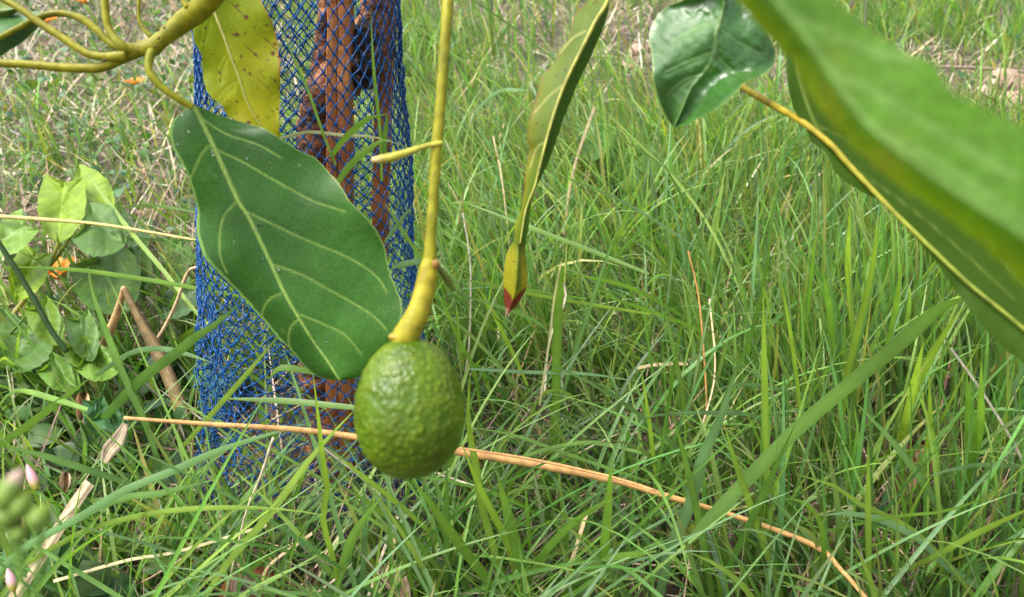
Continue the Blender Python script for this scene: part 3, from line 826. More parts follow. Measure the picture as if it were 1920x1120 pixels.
def map_dark(px, py, t, s):
    d = .575 + .035 * t - .030 * t * t + .016 * np.abs(s) ** 1.5 * (s < 0) + .004 * np.sin(t * 22) * np.abs(s) ** 3 + .010 * (s > 0) * np.abs(s) ** 2 * np.cos(t * 5)
    return P(px, py, d)
def paint_dark(q, T, S, col):
    n = noise3(np.c_[q / 60, 0 * T], .6, 4)
    g = np.clip((T - .25) * 1.2, 0, 1) * (S > 0) * .5
    col = col * (1 + .22 * n)[:, None]
    col = col * (1 + g[:, None] * np.array([.4, .3, -.5]))
    e = (np.clip((-S - .93) / .03, 0, 1) * np.clip(T * 8, 0, 1))[:, None]
    col = col * (1 - e) + np.array((.09, .17, .035)) * e
    b = (np.clip((np.abs(S) - .975) / .02, 0, 1) * np.clip(noise3(np.c_[q / 16, 0 * T], 1, 41) * 2 - .9, 0, 1))[:, None]
    sp = np.clip((noise3(np.c_[q / 5, 0 * T], 1, 43) * noise3(np.c_[q / 40, 0 * T], 1, 44) - .62) * 4, 0, .5)[:, None]
    col = col * (1 - sp) + np.array((.10, .12, .03)) * sp
    return col * (1 - b) + np.array((.16, .10, .03)) * b
leaf("leaf", Ld, Rd, Md, map_dark, (.018, .062, .008), M_LEAF, br, Vd, vcol=(.125, .195, .04), vw=1.7, mw=4.6, nt=200, ns=60, relief=.0003, wav=.0008, wf=34, rim=(.11, .18, .04), rimw=.02, paint=paint_dark)["label"] = "large dark green leaf with pale veins hanging behind the avocado"
def mpD(d0, a=0.0, fold=0.0): return lambda px, py, t, s: P(px, py, d0 + a * t + fold * np.abs(s))
leaf("leaf", [(98,26),(70,22),(40,26),(0,22),(-60,10),(-120,40)], [(98,26),(80,42),(52,72),(20,95),(-30,118),(-120,110)], [(98,26),(70,34),(35,52),(0,70),(-60,92),(-120,110)],
     mpD(.59, .0, .02), (.045, .105, .032), M_LEAF, br, vcol=(.2, .26, .07), mw=4, nt=50, ns=14, rim=(.25, .32, .12), rimw=.08)["label"] = "dark green leaf cut by the frame behind the thin petioles"
leaf("leaf", [(30,12),(0,0),(-60,-20)], [(34,22),(0,42),(-60,60)], [(32,16),(0,22),(-60,20)], mpD(.60, .0, .008), (.09, .14, .03), M_LEAF, br, nt=20, ns=8)
# droplets on the dark leaf
mb = MB()
for px_, py_, r_ in [(352,246,4),(396,282,3),(398,290,5),(332,270,3),(340,214,3.5),(326,222,2.5),(461,297,3.5),(492,484,3),(486,422,6),(478,430,4),(520,505,5),(438,452,3),(700,672,5),(636,578,3),(610,640,4),(560,310,3)]:
    tt = np.clip((py_ - 197) / 500, 0, 1)
    p_ = P(px_, py_, .575 + .035 * tt - .03 * tt * tt - .0008)
    v, f = sphere(p_, r_ * .42 / F * np.array([1, .45, .8]), 10, 8); mb.add(v, f)
m = bpy.data.materials.new("water"); m.use_nodes = True
b = m.node_tree.nodes["Principled BSDF"]; b.inputs["Transmission Weight"].default_value = 1; b.inputs["Roughness"].default_value = .02; b.inputs["IOR"].default_value = 1.33
M_WATER = m
o = mb.build("water_droplets", M_WATER); tag(o, "tiny clear water droplets sitting on the large dark leaf", "water", kind="stuff")

# yellow spotted leaf
Zy = lambda q: Z(q, 350, 0, 3.733)
Ly = Zy([(60,-420),(0,-250),(-10,-60),(30,90),(42,200),(50,290),(88,350),(110,430),(120,560),(145,640),(185,690),(250,740),(290,810),(400,870),(520,930),(610,990),(660,1040)])
Ry = Zy([(60,-420),(330,-300),(470,-80),(530,30),(590,140),(622,240),(640,340),(652,450),(655,600),(648,800),(650,930),(660,1040)])
My = Zy([(60,-420),(110,-200),(165,0),(185,80),(240,190),(282,320),(330,450),(380,580),(410,680),(460,790),(530,900),(600,980),(660,1040)])
Vy = [Zy(q) for q in [[(242,200),(340,250),(430,340),(520,420),(590,500),(640,600)],[(270,-20),(400,110),(480,200),(560,280),(625,350)],[(350,470),(440,510),(530,575),(600,650)],
      [(415,680),(480,700),(560,750),(610,815)],[(165,90),(130,200),(108,330)],[(275,400),(240,470),(228,570)],[(320,600),(260,660),(230,700)],[(150,-120),(280,-60),(420,40),(540,170)]]]
spots = [(Zy([p])[0], r) for p, r in [((135,195),9),((355,40),9),((415,120),14),((350,245),14),((320,245),8),((412,232),8),((470,192),7),((480,380),13),((605,375),15),((228,510),10),((443,518),9),((330,435),8),((405,490),9),((500,622),6),((348,712),8),((435,860),11),((385,395),9),((585,545),5),((565,825),6),((500,815),8),((350,795),7),((640,400),8),((562,180),9),((97,103),8),((232,560),6),((120,290),6),((525,500),6),((615,310),9),((640,620),7),((635,760),7),((205,380),4),((180,380),5),((560,20),6)]]
def paint_y(q, T, S, col):
    n = noise3(np.c_[q / 40, 0 * T], .6, 8)
    k = np.clip(.5 + .5 * n + .7 * (T - .6), 0, 1)[:, None]
    col = np.array((.125, .190, .003)) * (1 - k) + np.array((.23, .225, .003)) * k
    d = np.zeros(len(q))
    jj_ = q + 1.6 * np.c_[noise3(np.c_[q / 4, 0 * T], .8, 1), noise3(np.c_[q / 4, 0 * T], .8, 2)]
    for (a, b_), r in spots: d = np.maximum(d, np.exp(-((np.hypot(jj_[:, 0] - a, jj_[:, 1] - b_) / (r / 3.1)) ** 4)))
    fine = noise3(np.c_[q / 4, 0 * T], 1.0, 11) * noise3(np.c_[q / 17, 0 * T], 1.0, 12)
    d = np.maximum(d, np.clip((fine - .42) * 4, 0, .85))
    vd = np.full(len(q), 1e9)
    for vl in Vy[:2] + Vy[2:3]: vd = np.minimum(vd, seg_dist(q, crom(vl, 12)))
    dash = np.clip(1.3 * noise3(np.c_[q / 14, 0 * T], 1.0, 21) + .25, 0, 1)
    d = np.maximum(d, .8 * dash * np.exp(-(vd / 1.6) ** 2))
    edge = np.clip((S - .955) / .03, 0, 1) * np.clip(noise3(np.c_[q / 12, 0 * T], 1, 31) + .5, 0, 1)
    col = col * (1 - edge[:, None]) + np.array((.24, .09, .02)) * edge[:, None]
    return col * (1 - d[:, None]) + np.array((.075, .022, .012)) * d[:, None]
yl = empty("avocado_leaf", P(375, 60, .60), "yellow-green leaf with brown specks hanging in front of the blue net", "leaf", "single leaves hanging from the avocado tree")
leaf("blade", Ly, Ry, My, lambda px, py, t, s: P(px, py, .615 + .012 * np.sin(3 * t) + .010 * s + .003 * np.sin(26 * t) * s ** 2), (.2, .24, .02), M_YLEAF, yl, Vy, vcol=None, vw=2.5, mw=3.5, nt=300, ns=90, relief=.0005, wav=.0006, wf=24, paint=paint_y)
mpt = np.array(crom(My, 12)); v, f = tubepx(mpt, .611, np.linspace(7, 1.5, 12), n=8, bump=.03); mesh("midrib", v, f, M_YLEAF, yl, np.ones((len(v), 3)) * (.30, .30, .09))
v, f = tubepx([(366, -112), (380, -170), (430, -260), (520, -330)], [.612, .60, .57, .53], [8, 9, 10, 12], n=10); mesh("petiole", v, f, M_TWIG, yl, twig_col(v))

# narrow curled leaf with red tip
Zn = lambda q: Z(q, 560, 0, 2.8)
Zt = lambda q: Z(q, 560, 380, 2.8)
Ln = Zn([(1640,-190),(1590,-60),(1500,20),(1450,80),(1440,140),(1420,190),(1340,330),(1282,390),(1255,480),(1235,560),(1210,640),(1200,720),(1214,780),(1205,840),(1188,920),(1180,1020),(1165,1110)]) + Zt([(1140,110),(1132,215)])
Rn = Zn([(1640,-190),(1655,-80),(1636,0),(1622,70),(1590,170),(1540,280),(1470,430),(1400,600),(1350,740),(1310,860),(1250,980),(1225,1060)]) + Zt([(1216,60),(1206,140),(1192,218)])
Mn = Zn([(1640,-190),(1640,-80),(1625,0),(1560,110),(1500,230),(1440,350),(1390,460),(1340,600),(1300,740),(1270,860),(1230,1010)]) + Zt([(1190,40),(1178,120),(1163,217)])
nl = empty("avocado_leaf", P(1140, 0, .62), "narrow curled olive leaf with a red-brown tip hanging over the grass", "leaf", "single leaves hanging from the avocado tree")
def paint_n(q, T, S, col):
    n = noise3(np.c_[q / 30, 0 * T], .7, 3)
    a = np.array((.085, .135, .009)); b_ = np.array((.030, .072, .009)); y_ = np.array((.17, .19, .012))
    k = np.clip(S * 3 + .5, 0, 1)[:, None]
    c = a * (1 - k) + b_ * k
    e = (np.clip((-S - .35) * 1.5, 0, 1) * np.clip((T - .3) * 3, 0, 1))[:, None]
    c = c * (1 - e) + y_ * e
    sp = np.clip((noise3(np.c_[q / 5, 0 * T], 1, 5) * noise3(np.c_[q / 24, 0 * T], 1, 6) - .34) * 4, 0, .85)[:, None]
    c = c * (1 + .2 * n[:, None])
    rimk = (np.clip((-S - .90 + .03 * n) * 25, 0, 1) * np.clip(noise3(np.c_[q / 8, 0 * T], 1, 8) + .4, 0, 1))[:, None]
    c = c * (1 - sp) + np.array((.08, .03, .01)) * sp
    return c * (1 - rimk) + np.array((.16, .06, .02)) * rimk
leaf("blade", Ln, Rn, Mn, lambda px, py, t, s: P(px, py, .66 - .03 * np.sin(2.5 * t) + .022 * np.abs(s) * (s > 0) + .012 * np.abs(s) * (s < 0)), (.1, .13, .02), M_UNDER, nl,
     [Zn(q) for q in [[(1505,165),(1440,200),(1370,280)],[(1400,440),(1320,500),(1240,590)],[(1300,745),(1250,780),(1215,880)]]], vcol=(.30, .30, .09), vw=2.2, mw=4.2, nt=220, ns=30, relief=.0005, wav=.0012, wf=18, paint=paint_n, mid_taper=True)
Lt = Zt([(1130,200),(1106,240),(1085,290),(1074,400),(1076,500),(1085,560),(1085,604)])
Rt = Zt([(1194,200),(1190,240),(1195,310),(1201,410),(1185,470),(1140,545),(1085,604)])
Mt = Zt([(1163,200),(1155,250),(1150,330),(1142,430),(1128,500),(1105,560),(1085,604)])
def paint_t(q, T, S, col):
    n = noise3(np.c_[q / 10, 0 * T], .8, 3)
    y_ = np.array((.22, .215, .010)); g_ = np.array((.07, .12, .012)); r_ = np.array((.15, .03, .015)); p_ = np.array((.36, .2, .14))
    c = np.ones((len(q), 3)) * y_
    g0 = np.clip(1.1 - T * 5 + .3 * n, 0, 1)[:, None]; c = c * (1 - g0) + np.array((.085, .12, .012)) * g0
    k = (np.exp(-((np.abs(S - .15)) / .3) ** 2) * (T < .62))[:, None]; c = c * (1 - k * .85) + g_ * k * .85
    yy = q[:, 1] + 4 * n - 16 * np.exp(-(S / .3) ** 2) * -1
    k = np.clip((yy - 562) / 3, 0, 1)[:, None]
    k2 = np.clip((q[:, 1] - (536 + 26 * (1 - np.abs(S)))) / 3, 0, 1)[:, None]
    c = c * (1 - k2) + r_ * k2
    k = np.clip((T - .88 + .03 * n) / .04, 0, 1)[:, None]; c = c * (1 - k) + p_ * k
    sp = np.clip((noise3(np.c_[q / 3, 0 * T], 1, 15) - .6) * 4, 0, .8)[:, None]
    return c * (1 - sp) + np.array((.08, .03, .01)) * sp
leaf("leaf_tip", Lt, Rt, Mt, lambda px, py, t, s: P(px, py, .655 - .008 * np.sin(3 * t) + .012 * np.abs(s)), (.27, .25, .02), M_YLEAF, nl, vcol=None, nt=110, ns=24, relief=.0004, wav=.0006, wf=12, paint=paint_t)["label"] = "yellow leaf tip ending in red-brown"
mpt = crom(Mn, 16); mt = np.linspace(0, 1, 16)
v, f = tubepx(mpt, .66 - .03 * np.sin(2.5 * mt) - .0012, np.linspace(8, 3, 16), n=10, bump=.03); mesh('midrib', v, f, M_TWIG, nl, np.ones((len(v), 3)) * (.25, .25, .05))
v, f = tubepx([(1146, -66), (1150, -130), (1200, -250), (1210, -380)], [.66, .64, .58, .50], [7, 8, 10, 12], n=10); mesh("petiole", v, f, M_TWIG, nl, twig_col(v))

# wet leaf upper right
Zw = lambda q: Z(q, 1180, 0, 2.435)
Lw = Zw([(420,-130),(330,-40),(240,5),(150,50),(92,150),(106,270),(112,370),(140,470),(178,550),(205,582)])
Rw = Zw([(420,-130),(520,-20),(590,80),(640,170),(668,240),(652,305),(600,345),(535,370),(490,420),(430,475),(340,530),(262,568),(205,582)])
Mw = Zw([(420,-130),(434,-20),(425,60),(400,150),(388,250),(345,330),(285,400),(245,490),(205,582)])
wl = empty("avocado_leaf", P(1355, 0, .47), "wet glossy green leaf with curled edges reflecting the pale sky", "leaf", "single leaves hanging from the avocado tree")
Vw = [Zw(q) for q in [[(405,130),(500,200),(600,250)],[(390,250),(460,320),(520,350)],[(415,90),(300,130),(180,200)],[(385,240),(280,280),(170,330)],[(330,345),(250,370),(170,440)]]]
leaf("blade", Lw, Rw, Mw, lambda px, py, t, s: P(px, py, .47 + .03 * t + .012 * np.abs(s) + .010 * np.sin(9 * t + 2 * s) * np.abs(s) - .075 * (s > 0) * np.exp(-((t - .72) / .16) ** 2) * np.abs(s) ** 2.5),
     (.026, .088, .012), M_WET, wl, Vw, vcol=(.07, .14, .03), vw=2.2, mw=5.5, nt=150, ns=60, relief=.0008, wav=.0022, wf=20, rim=(.13, .22, .05), rimw=.03, seed=3)
v, f = tubepx([(1352, -52), (1350, -120), (1330, -240), (1290, -380)], [.47, .47, .47, .47], [9, 10, 12, 14], n=10); mesh("petiole", v, f, M_TWIG, wl, twig_col(v))

# leaf seen from below with yellow midrib, behind the big blurred one
Lu = [(1478,40),(1474,103),(1478,164),(1490,208),(1508,230),(1520,263),(1550,288),(1570,328),(1611,357),(1652,378),(1677,406),(1714,443),(1760,498),(1800,555),(1855,625),(1930,690),(2050,780),(2200,860)]
Ru = [(1478,40),(1560,110),(1620,200),(1680,280),(1740,330),(1800,400),(1850,460),(1900,520),(1980,600),(2080,700),(2200,860)]
Mu = [(1478,40),(1500,150),(1530,235),(1560,275),(1600,318),(1645,366),(1690,412),(1740,460),(1790,508),(1840,552),(1900,600),(1990,680),(2090,770),(2200,860)]
ul = empty("avocado_leaf", P(1530, 240, .36), "leaf seen from below with a thick yellow midrib behind the blurred one", "leaf", "single leaves hanging from the avocado tree")
leaf("blade", Lu, Ru, Mu, lambda px, py, t, s: P(px, py, .50 - .16 * t + .012 * np.abs(s) * (s > 0) + .003 * np.sin(38 * t) * (s < 0) * s * s), (.027, .062, .003), M_DARKU, ul,
     [[(1530,235),(1580,258),(1640,300),(1720,370)],[(1600,318),(1680,370),(1780,450),(1900,560)]], vcol=(.09, .13, .02), vw=2.0, mw=4, nt=160, ns=24, wav=.001, wf=20, relief=.0005)
mpt = crom(Mu, 24); mt = np.linspace(0, 1, 24); kk = mpt[:, 1] > 232
pts_ = [(1365, 140), (1390, 162), (1450, 198), (1500, 226)] + [tuple(q) for q in mpt[kk]]
ds_ = [.53, .525, .497, .476] + list(.50 - .16 * mt[kk] - .0025)
ws_ = [11, 12, 13, 12] + list(np.linspace(11, 2.5, kk.sum()))
v, f = tubepx(pts_, ds_, ws_, n=12, bump=.03)
px_, _, _ = proj(v); k = np.clip((px_ - 1500) / 250, 0, 1)[:, None]
mesh("midrib", v, f, M_TWIG, ul, np.array((.23, .185, .012)) * (1 - k) + np.array((.11, .14, .012)) * k)
v, f = tubepx([(1365, 140), (1320, 60), (1290, -120), (1285, -380)], [.53, .54, .53, .5], [12, 12, 12, 14], n=10); mesh("petiole", v, f, M_TWIG, ul, twig_col(v))

# big blurred leaf close to the lens
Rb = [(1330,-140),(1440,-80),(1562,-4),(1624,49),(1665,84),(1706,103),(1747,117),(1775,156),(1821,195),(1878,222),(1930,250),(2020,330),(2130,470),(2250,640),(2350,800)]
Lb = [(1330,-140),(1345,-50),(1380,0),(1412,36),(1459,88),(1492,125),(1521,181),(1574,246),(1632,304),(1690,352),(1755,396),(1850,470),(1925,545),(2040,630),(2200,740),(2350,800)]
Mb = [(1330,-140),(1400,-60),(1462,15),(1500,60),(1540,115),(1580,175),(1630,240),(1690,290),(1760,340),(1850,400),(1940,460),(2060,560),(2200,690),(2350,800)]
bl_ = empty("avocado_leaf", P(1450, -20, .17), "big soft blurred green leaf filling the upper corner close to the lens", "leaf", "single leaves hanging from the avocado tree")
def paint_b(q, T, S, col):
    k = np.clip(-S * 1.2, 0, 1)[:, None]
    c = np.array((.074, .172, .018)) * (1 - k) + np.array((.135, .205, .010)) * k  # lower half lighter and yellower: backlight through the leaf put into the colour
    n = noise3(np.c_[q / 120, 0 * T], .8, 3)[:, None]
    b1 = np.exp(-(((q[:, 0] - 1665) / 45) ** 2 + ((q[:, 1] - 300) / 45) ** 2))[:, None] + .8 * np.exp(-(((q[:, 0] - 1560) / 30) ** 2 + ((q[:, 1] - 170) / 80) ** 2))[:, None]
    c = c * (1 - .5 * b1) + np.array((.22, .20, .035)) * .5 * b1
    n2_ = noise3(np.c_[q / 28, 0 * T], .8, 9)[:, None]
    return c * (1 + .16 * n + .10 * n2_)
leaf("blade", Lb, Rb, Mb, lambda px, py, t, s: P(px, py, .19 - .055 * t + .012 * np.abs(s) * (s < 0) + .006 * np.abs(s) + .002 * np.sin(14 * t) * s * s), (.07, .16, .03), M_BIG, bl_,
     [[(1480,30),(1620,90),(1700,110)],[(1545,120),(1680,200),(1900,330)],[(1630,240),(1750,300),(1930,420)]], vcol=(.13, .23, .06), vw=9, mw=14, nt=140, ns=40, relief=.0003, wav=.0008, wf=60, paint=paint_b, jag=7)
v, f = tubepx([(1330, -140), (1300, -220), (1280, -380)], [.19, .25, .5], [14, 14, 14], n=10); mesh("petiole", v, f, M_TWIG, bl_, twig_col(v))

# overhead limb that carries them, above the frame
mb = MB()
v, f = tube(np.array([P(700, -420, .50), P(960, -420, .49), P(1280, -400, .50), P(1800, -380, .55), P(2500, -350, .7)]), [.008, .009, .010, .012, .015], n=16, seg=60, bump=.08)
mb.add(v, f, twig_col(v)); mb.build("limb", M_TWIG, br)

# ------------------------------------------------------------------ the avocado
av = empty("avocado", P(767, 763, .45), "small bumpy green avocado hanging on a yellow stalk before the grass", "avocado")
DA = .45
ctr = P(768, 764, DA)
ax_up = P(765, 640, DA) - P(768, 890, DA); ax_up /= np.linalg.norm(ax_up)
ax_r = np.array([1.0, 0, 0]); ax_r -= ax_up * (ax_r @ ax_up); ax_r /= np.linalg.norm(ax_r); ax_f = np.cross(ax_up, ax_r)
nu, nv = 260, 200
ph = np.linspace(0, 2 * math.pi, nu, endpoint=False)[None]; th = np.linspace(.0, math.pi, nv)[:, None]
Hh, Ww = 132 * DA / F, 100.5 * DA / F
zz = np.cos(th) * Hh
prof = np.sin(th) ** .93 * Ww * (1 - .075 * np.cos(th) + .0 * th)
U = np.stack([np.sin(th) * np.cos(ph), np.sin(th) * np.sin(ph), np.cos(th) * np.ones_like(ph)], -1).reshape(-1, 3)
def cell(p, s, seed):
    r = np.random.default_rng(seed)
    n = int(s); q = r.normal(size=(n, 3)); q /= np.linalg.norm(q, axis=1)[:, None]
    out = np.zeros(len(p))
    for i0 in range(0, len(p), 4000):
        dd = np.arccos(np.clip(p[i0:i0 + 4000] @ q.T, -1, 1)) * math.sqrt(n) / 3.5
        out[i0:i0 + 4000] = np.exp(-(dd.min(1) / .42) ** 2)
    return out
bmp = .00062 * cell(U, 1250, 3) + .00022 * cell(U, 500, 5) + .00030 * noise3(U, 9, 2) + .0003 * noise3(U, 3, 6)
rad = (prof * np.ones_like(ph)).reshape(-1) + bmp * np.clip(np.sin(th) * 2, 0, 1).repeat(nu, 1).ravel()
vv = ctr + ax_up * (zz * np.ones_like(ph)).reshape(-1, 1) + rad[:, None] * (ax_r * np.cos(ph).repeat(nv, 0).ravel()[:, None] + ax_f * np.sin(ph).repeat(nv, 0).ravel()[:, None])
a, b_ = np.meshgrid(np.arange(nv - 1), np.arange(nu), indexing='ij')
fq = np.stack([a * nu + b_, (a + 1) * nu + b_, (a + 1) * nu + (b_ + 1) % nu, a * nu + (b_ + 1) % nu], -1).reshape(-1, 4)
hi = (bmp - bmp.min()) / (bmp.max() - bmp.min())
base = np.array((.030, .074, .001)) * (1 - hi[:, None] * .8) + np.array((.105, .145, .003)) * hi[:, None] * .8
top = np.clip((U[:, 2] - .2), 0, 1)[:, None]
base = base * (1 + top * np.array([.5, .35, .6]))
base = base * (1 + .22 * noise3(U, 2.2, 21))[:, None]
fk = np.clip((cell(U, 2600, 31) - .93) * 9, 0, 1)[:, None] * (rng.random(len(U)) < .9)[:, None] * np.clip(noise3(U, 5, 33) + .2, 0, 1)[:, None] * .5
base = base * (1 - fk) + np.array((.19, .22, .03)) * fk
sc_ = np.clip((noise3(U, 6, 51) * noise3(U, 13, 52) - .62) * 5, 0, .45)[:, None]
base = base * (1 - sc_) + np.array((.07, .055, .015)) * sc_
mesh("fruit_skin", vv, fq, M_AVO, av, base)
v, f = sphere(P(770, 893, DA), .0015, 10, 8); mesh("blossom_scar", v, f, M_TWIG, av, np.ones((len(v), 3)) * (.03, .03, .008))
SY = np.array((.225, .195, .008))
v, f = tubepx([(860, -420), (848, -150), (840, 0), (833, 100), (826, 200), (819, 280), (812, 380), (807, 450), (806, 488), (800, 510)], [.49, .47, .452, .45, .45, .45, .45, .45, .45, .45], [22, 22, 21, 20, 20, 21, 20, 22, 26, 25], n=18, bump=.04, seg=120)
cc = twig_col(v, SY * (.85, .9, 1), 3, .12); mesh("stem", v, f, M_TWIG, av, cc)
v, f = tubepx([(806, 486), (803, 510), (796, 545), (786, 580), (771, 612), (760, 632), (757, 642)], [.45, .45, .449, .447, .446, .447, .449], [26, 36, 40, 42, 46, 50, 46], n=24, bump=.035, bs=60, seg=80)
mesh("stalk", v, f, M_TWIG, av, twig_col(v, SY * (1.0, .98, 1.5), 5, .12))
v, f = tubepx([(757, 625), (757, 632), (757, 640)], .4485, [48, 56, 46], n=24, bump=.05, seg=12); mesh("calyx", v, f, M_TWIG, av, np.ones((len(v), 3)) * (.22, .17, .03))
v, f = tubepx([(830, 268), (800, 274), (760, 287), (735, 295), (712, 299), (697, 300)], [.447, .446, .444, .443, .443, .443], [9, 10, 14, 17, 15, 8], n=14, bump=.05, seg=50)
px_, _, _ = proj(v); k = np.clip((722 - px_) / 25, 0, 1)[:, None]
mesh("side_bud", v, f, M_TWIG, av, np.array((.27, .26, .035)) * (1 - k) + np.array((.36, .24, .13)) * k)
v, f = tubepx([(816, 494), (830, 512), (843, 532), (851, 545)], [.452, .456, .46, .462], [8, 13, 11, 6], n=12, bump=.15, seg=30)
mesh("side_stub", v, f, M_TWIG, av, np.ones((len(v), 3)) * (.085, .11, .02))
v, f = sphere(P(817, 496, .444), (.0022, .0018, .0028), 10, 8); mesh("bud_scar", v, f, M_TWIG, av, np.ones((len(v), 3)) * (.20, .11, .03))

# ------------------------------------------------------------------ broad vine leaves at the left
def heart(cx_, cy_, w_, h_, rot, notch=.25, teeth=5, amp=.03):
    """outline halves of a heart-shaped leaf in pixels, base at the notch"""
    t = np.linspace(0, 1, 26)
    rx = np.sin(math.pi * t ** .66) ** .58
    yy = -1.25 * notch * np.exp(-((t - .11) / .10) ** 2) + t
    e = 1 + amp * np.sin(teeth * 2 * math.pi * t)
    out = []
    c_, s_ = math.cos(rot), math.sin(rot)
    for sg in (-1, 1, 0):
        x_, y_ = sg * rx * .5 * w_ * e, (yy if sg else t) * h_ - .3 * h_
        out.append(np.c_[cx_ + x_ * c_ - y_ * s_, cy_ + x_ * s_ + y_ * c_])
    return out
def vine_leaf(parent, cx_, cy_, w_, h_, rot, z, col, tiltx=0.0, name="leaf", hole=0):
    L, R, M_ = heart(cx_, cy_, w_, h_, rot)
    mp = lambda px, py, t, s: G(px, py, z + tiltx * (t - .3) + .012 * np.abs(s) - .012 * t * t + .003 * np.sin(9 * t + 4 * s))
    vn = []
    for fr, to in ((.05, .35), (.05, .18), (.3, .55), (.5, .75)):
        a_ = M_[int(fr * 25)]
        vn += [[a_, (a_ + L[int(to * 25)]) / 2 + (M_[20] - M_[0]) * .02, L[int(to * 25)]], [a_, (a_ + R[int(to * 25)]) / 2 + (M_[20] - M_[0]) * .02, R[int(to * 25)]]]
    return leaf(name, L, R, M_, mp, col, M_WEED, parent, vn, vcol=np.array(col) * 1.35 + .02, vw=1.2, mw=1.8, nt=54, ns=20, relief=.0008, wav=.0025, wf=16, seed=int(cx_))
vp = empty("vine_plant", G(60, 560, 0), "creeping vine with bright heart-shaped leaves beside the blue net", "vine")
YG, MG, DG = (.155, .245, .014), (.060, .130, .020), (.036, .092, .020)
for a_ in [(116,382,92,105,.1,.22,YG),(160,366,100,90,-.9,.21,YG),(186,432,100,80,-1.1,.23,MG),(22,440,66,90,.9,.22,(.12,.22,.03)),(55,505,70,90,.4,.17,YG),
           (200,520,130,110,-.5,.14,MG),(255,500,60,90,-.2,.13,MG),(85,600,62,78,-.5,.19,(.10,.18,.018)),
           (45,640,110,90,.4,.12,MG),(155,625,60,80,-.3,.16,(.10,.19,.05)),(150,660,58,60,-.8,.15,(.13,.23,.03)),(180,680,70,66,-1.2,.15,(.12,.22,.03)),
           (110,700,60,70,-.9,.13,(.10,.2,.03)),
           (340,560,60,80,.9,.11,(.08,.15,.06)),(180,775,50,62,-.2,.14,(.035,.10,.04)),(205,785,46,60,-1.1,.14,(.05,.13,.05)),
           (260,690,80,80,.1,.05,DG),(330,480,60,70,.1,.08,MG),(250,430,70,60,.3,.07,DG)]:
    vine_leaf(vp, *a_)
mb = MB()
for pts, z, ws, c in [([(120,428),(100,480),(78,520),(40,570),(-10,640)], (.20, .10), [6,7,8,8,7], (.27,.26,.05)), ([(132,445),(110,478),(92,500)], (.20,.15), [4,6,6], (.24,.25,.05)),
                      ([(0,520),(12,560),(18,575)], (.14,.12), [5,5,5], (.2,.25,.05)), ([(52,590),(20,625),(-10,650)], (.16,.1), [4,4,4], (.12,.2,.05)), ([(150,790),(165,830),(160,900)],(.13,.03),[4,5,5],(.1,.2,.04)),
                      ([(153,655),(150,700),(158,740),(190,790)],(.15,.03),[4,5,5,5],(.06,.12,.03))]:
    p = pos(pts, z); dd = np.linalg.norm(p - C0, axis=1)
    v, f = tube(p, np.array(ws) * dd / F / 2, n=8, bump=.05); mesh("stem", v, f, M_WEED, vp, np.ones((len(v), 3)) * c)
vp2 = empty("vine_plant", G(1180, 330, 0), "low broad-leaved weed in the tall grass beside the curled leaf", "vine")
for a_ in [(1165,285,95,110,-.3,.09,(.07,.15,.022)),(1200,340,70,50,.9,.09,(.07,.15,.04)),(1120,260,60,70,.5,.14,MG),(1215,300,50,60,-.9,.13,MG)]: vine_leaf(vp2, *a_)
v, f = tube(np.array([G(1165,260,.09), G(1170,320,.05), G(1175,345,-.01)]), [.0022, .0025, .003], n=8); mesh("stem", v, f, M_WEED, vp2, np.ones((len(v), 3)) * (.12, .2, .04))

# dark round stem crossing the vine
stalk("plant_stalk", "dark green round stem slanting across the vine leaves", "stem",
      [([(-20,425),(0,459),(32,509),(62,558),(96,619),(126,660)], (.32, .18), [7,8,9,9,9,9])], M_WEED, (.035, .075, .018))

# ------------------------------------------------------------------ flower buds
def bud(parent, c, length, r, direction, cb, ct, name="bud", pk=.55):
    d = np.array(direction, float); d /= np.linalg.norm(d)
    p = [c + d * length * t for t in (0, .2, .5, .8, 1)]
    v, f = tube(p, [r * .5, r * .95, r, r * .62, r * .12], n=14, seg=26, bump=.04, bs=200)
    t = np.clip(((v - c) @ d) / length, 0, 1)[:, None]
    k = np.clip((t - pk) / .3, 0, 1)
    return mesh(name, v, f, M_PETAL, parent, np.array(cb) * (1 - k) + np.array(ct) * k)
fb = empty("flower_cluster", P(60, 1120, .34), "blurred cluster of yellow-green buds with pink tips on a green stem", "flower")
GB, PK, YB = (.13, .22, .02), (.46, .32, .27), (.20, .27, .025)
D_ = .20
for (x0, y0, x1, y1, r, ct) in [(0, 955, 40, 880, 26, PK), (30, 970, 52, 920, 21, YB), (62, 990, 92, 945, 24, YB), (20, 985, -5, 945, 26, YB), (30, 1015, 42, 985, 20, YB), (-20, 960, -5, 900, 26, YB)]:
    a, b = P(x0, y0, D_), P(x1, y1, D_ + .004)
    bud(fb, a, np.linalg.norm(b - a), r * .82 * D_ / F, b - a, GB, ct)
mb = MB()
for pts in ([(78,985),(74,1040),(66,1130)], [(0,955),(22,1000),(30,1040),(50,1130)], [(30,970),(34,1010),(40,1060)], [(20,985),(28,1030),(36,1060)], [(30,1015),(36,1050),(44,1090)]):
    v, f = tubepx(pts, D_ + .003, 9, n=8); mesh("stem", v, f, M_WEED, fb, np.ones((len(v), 3)) * (.10, .20, .03))
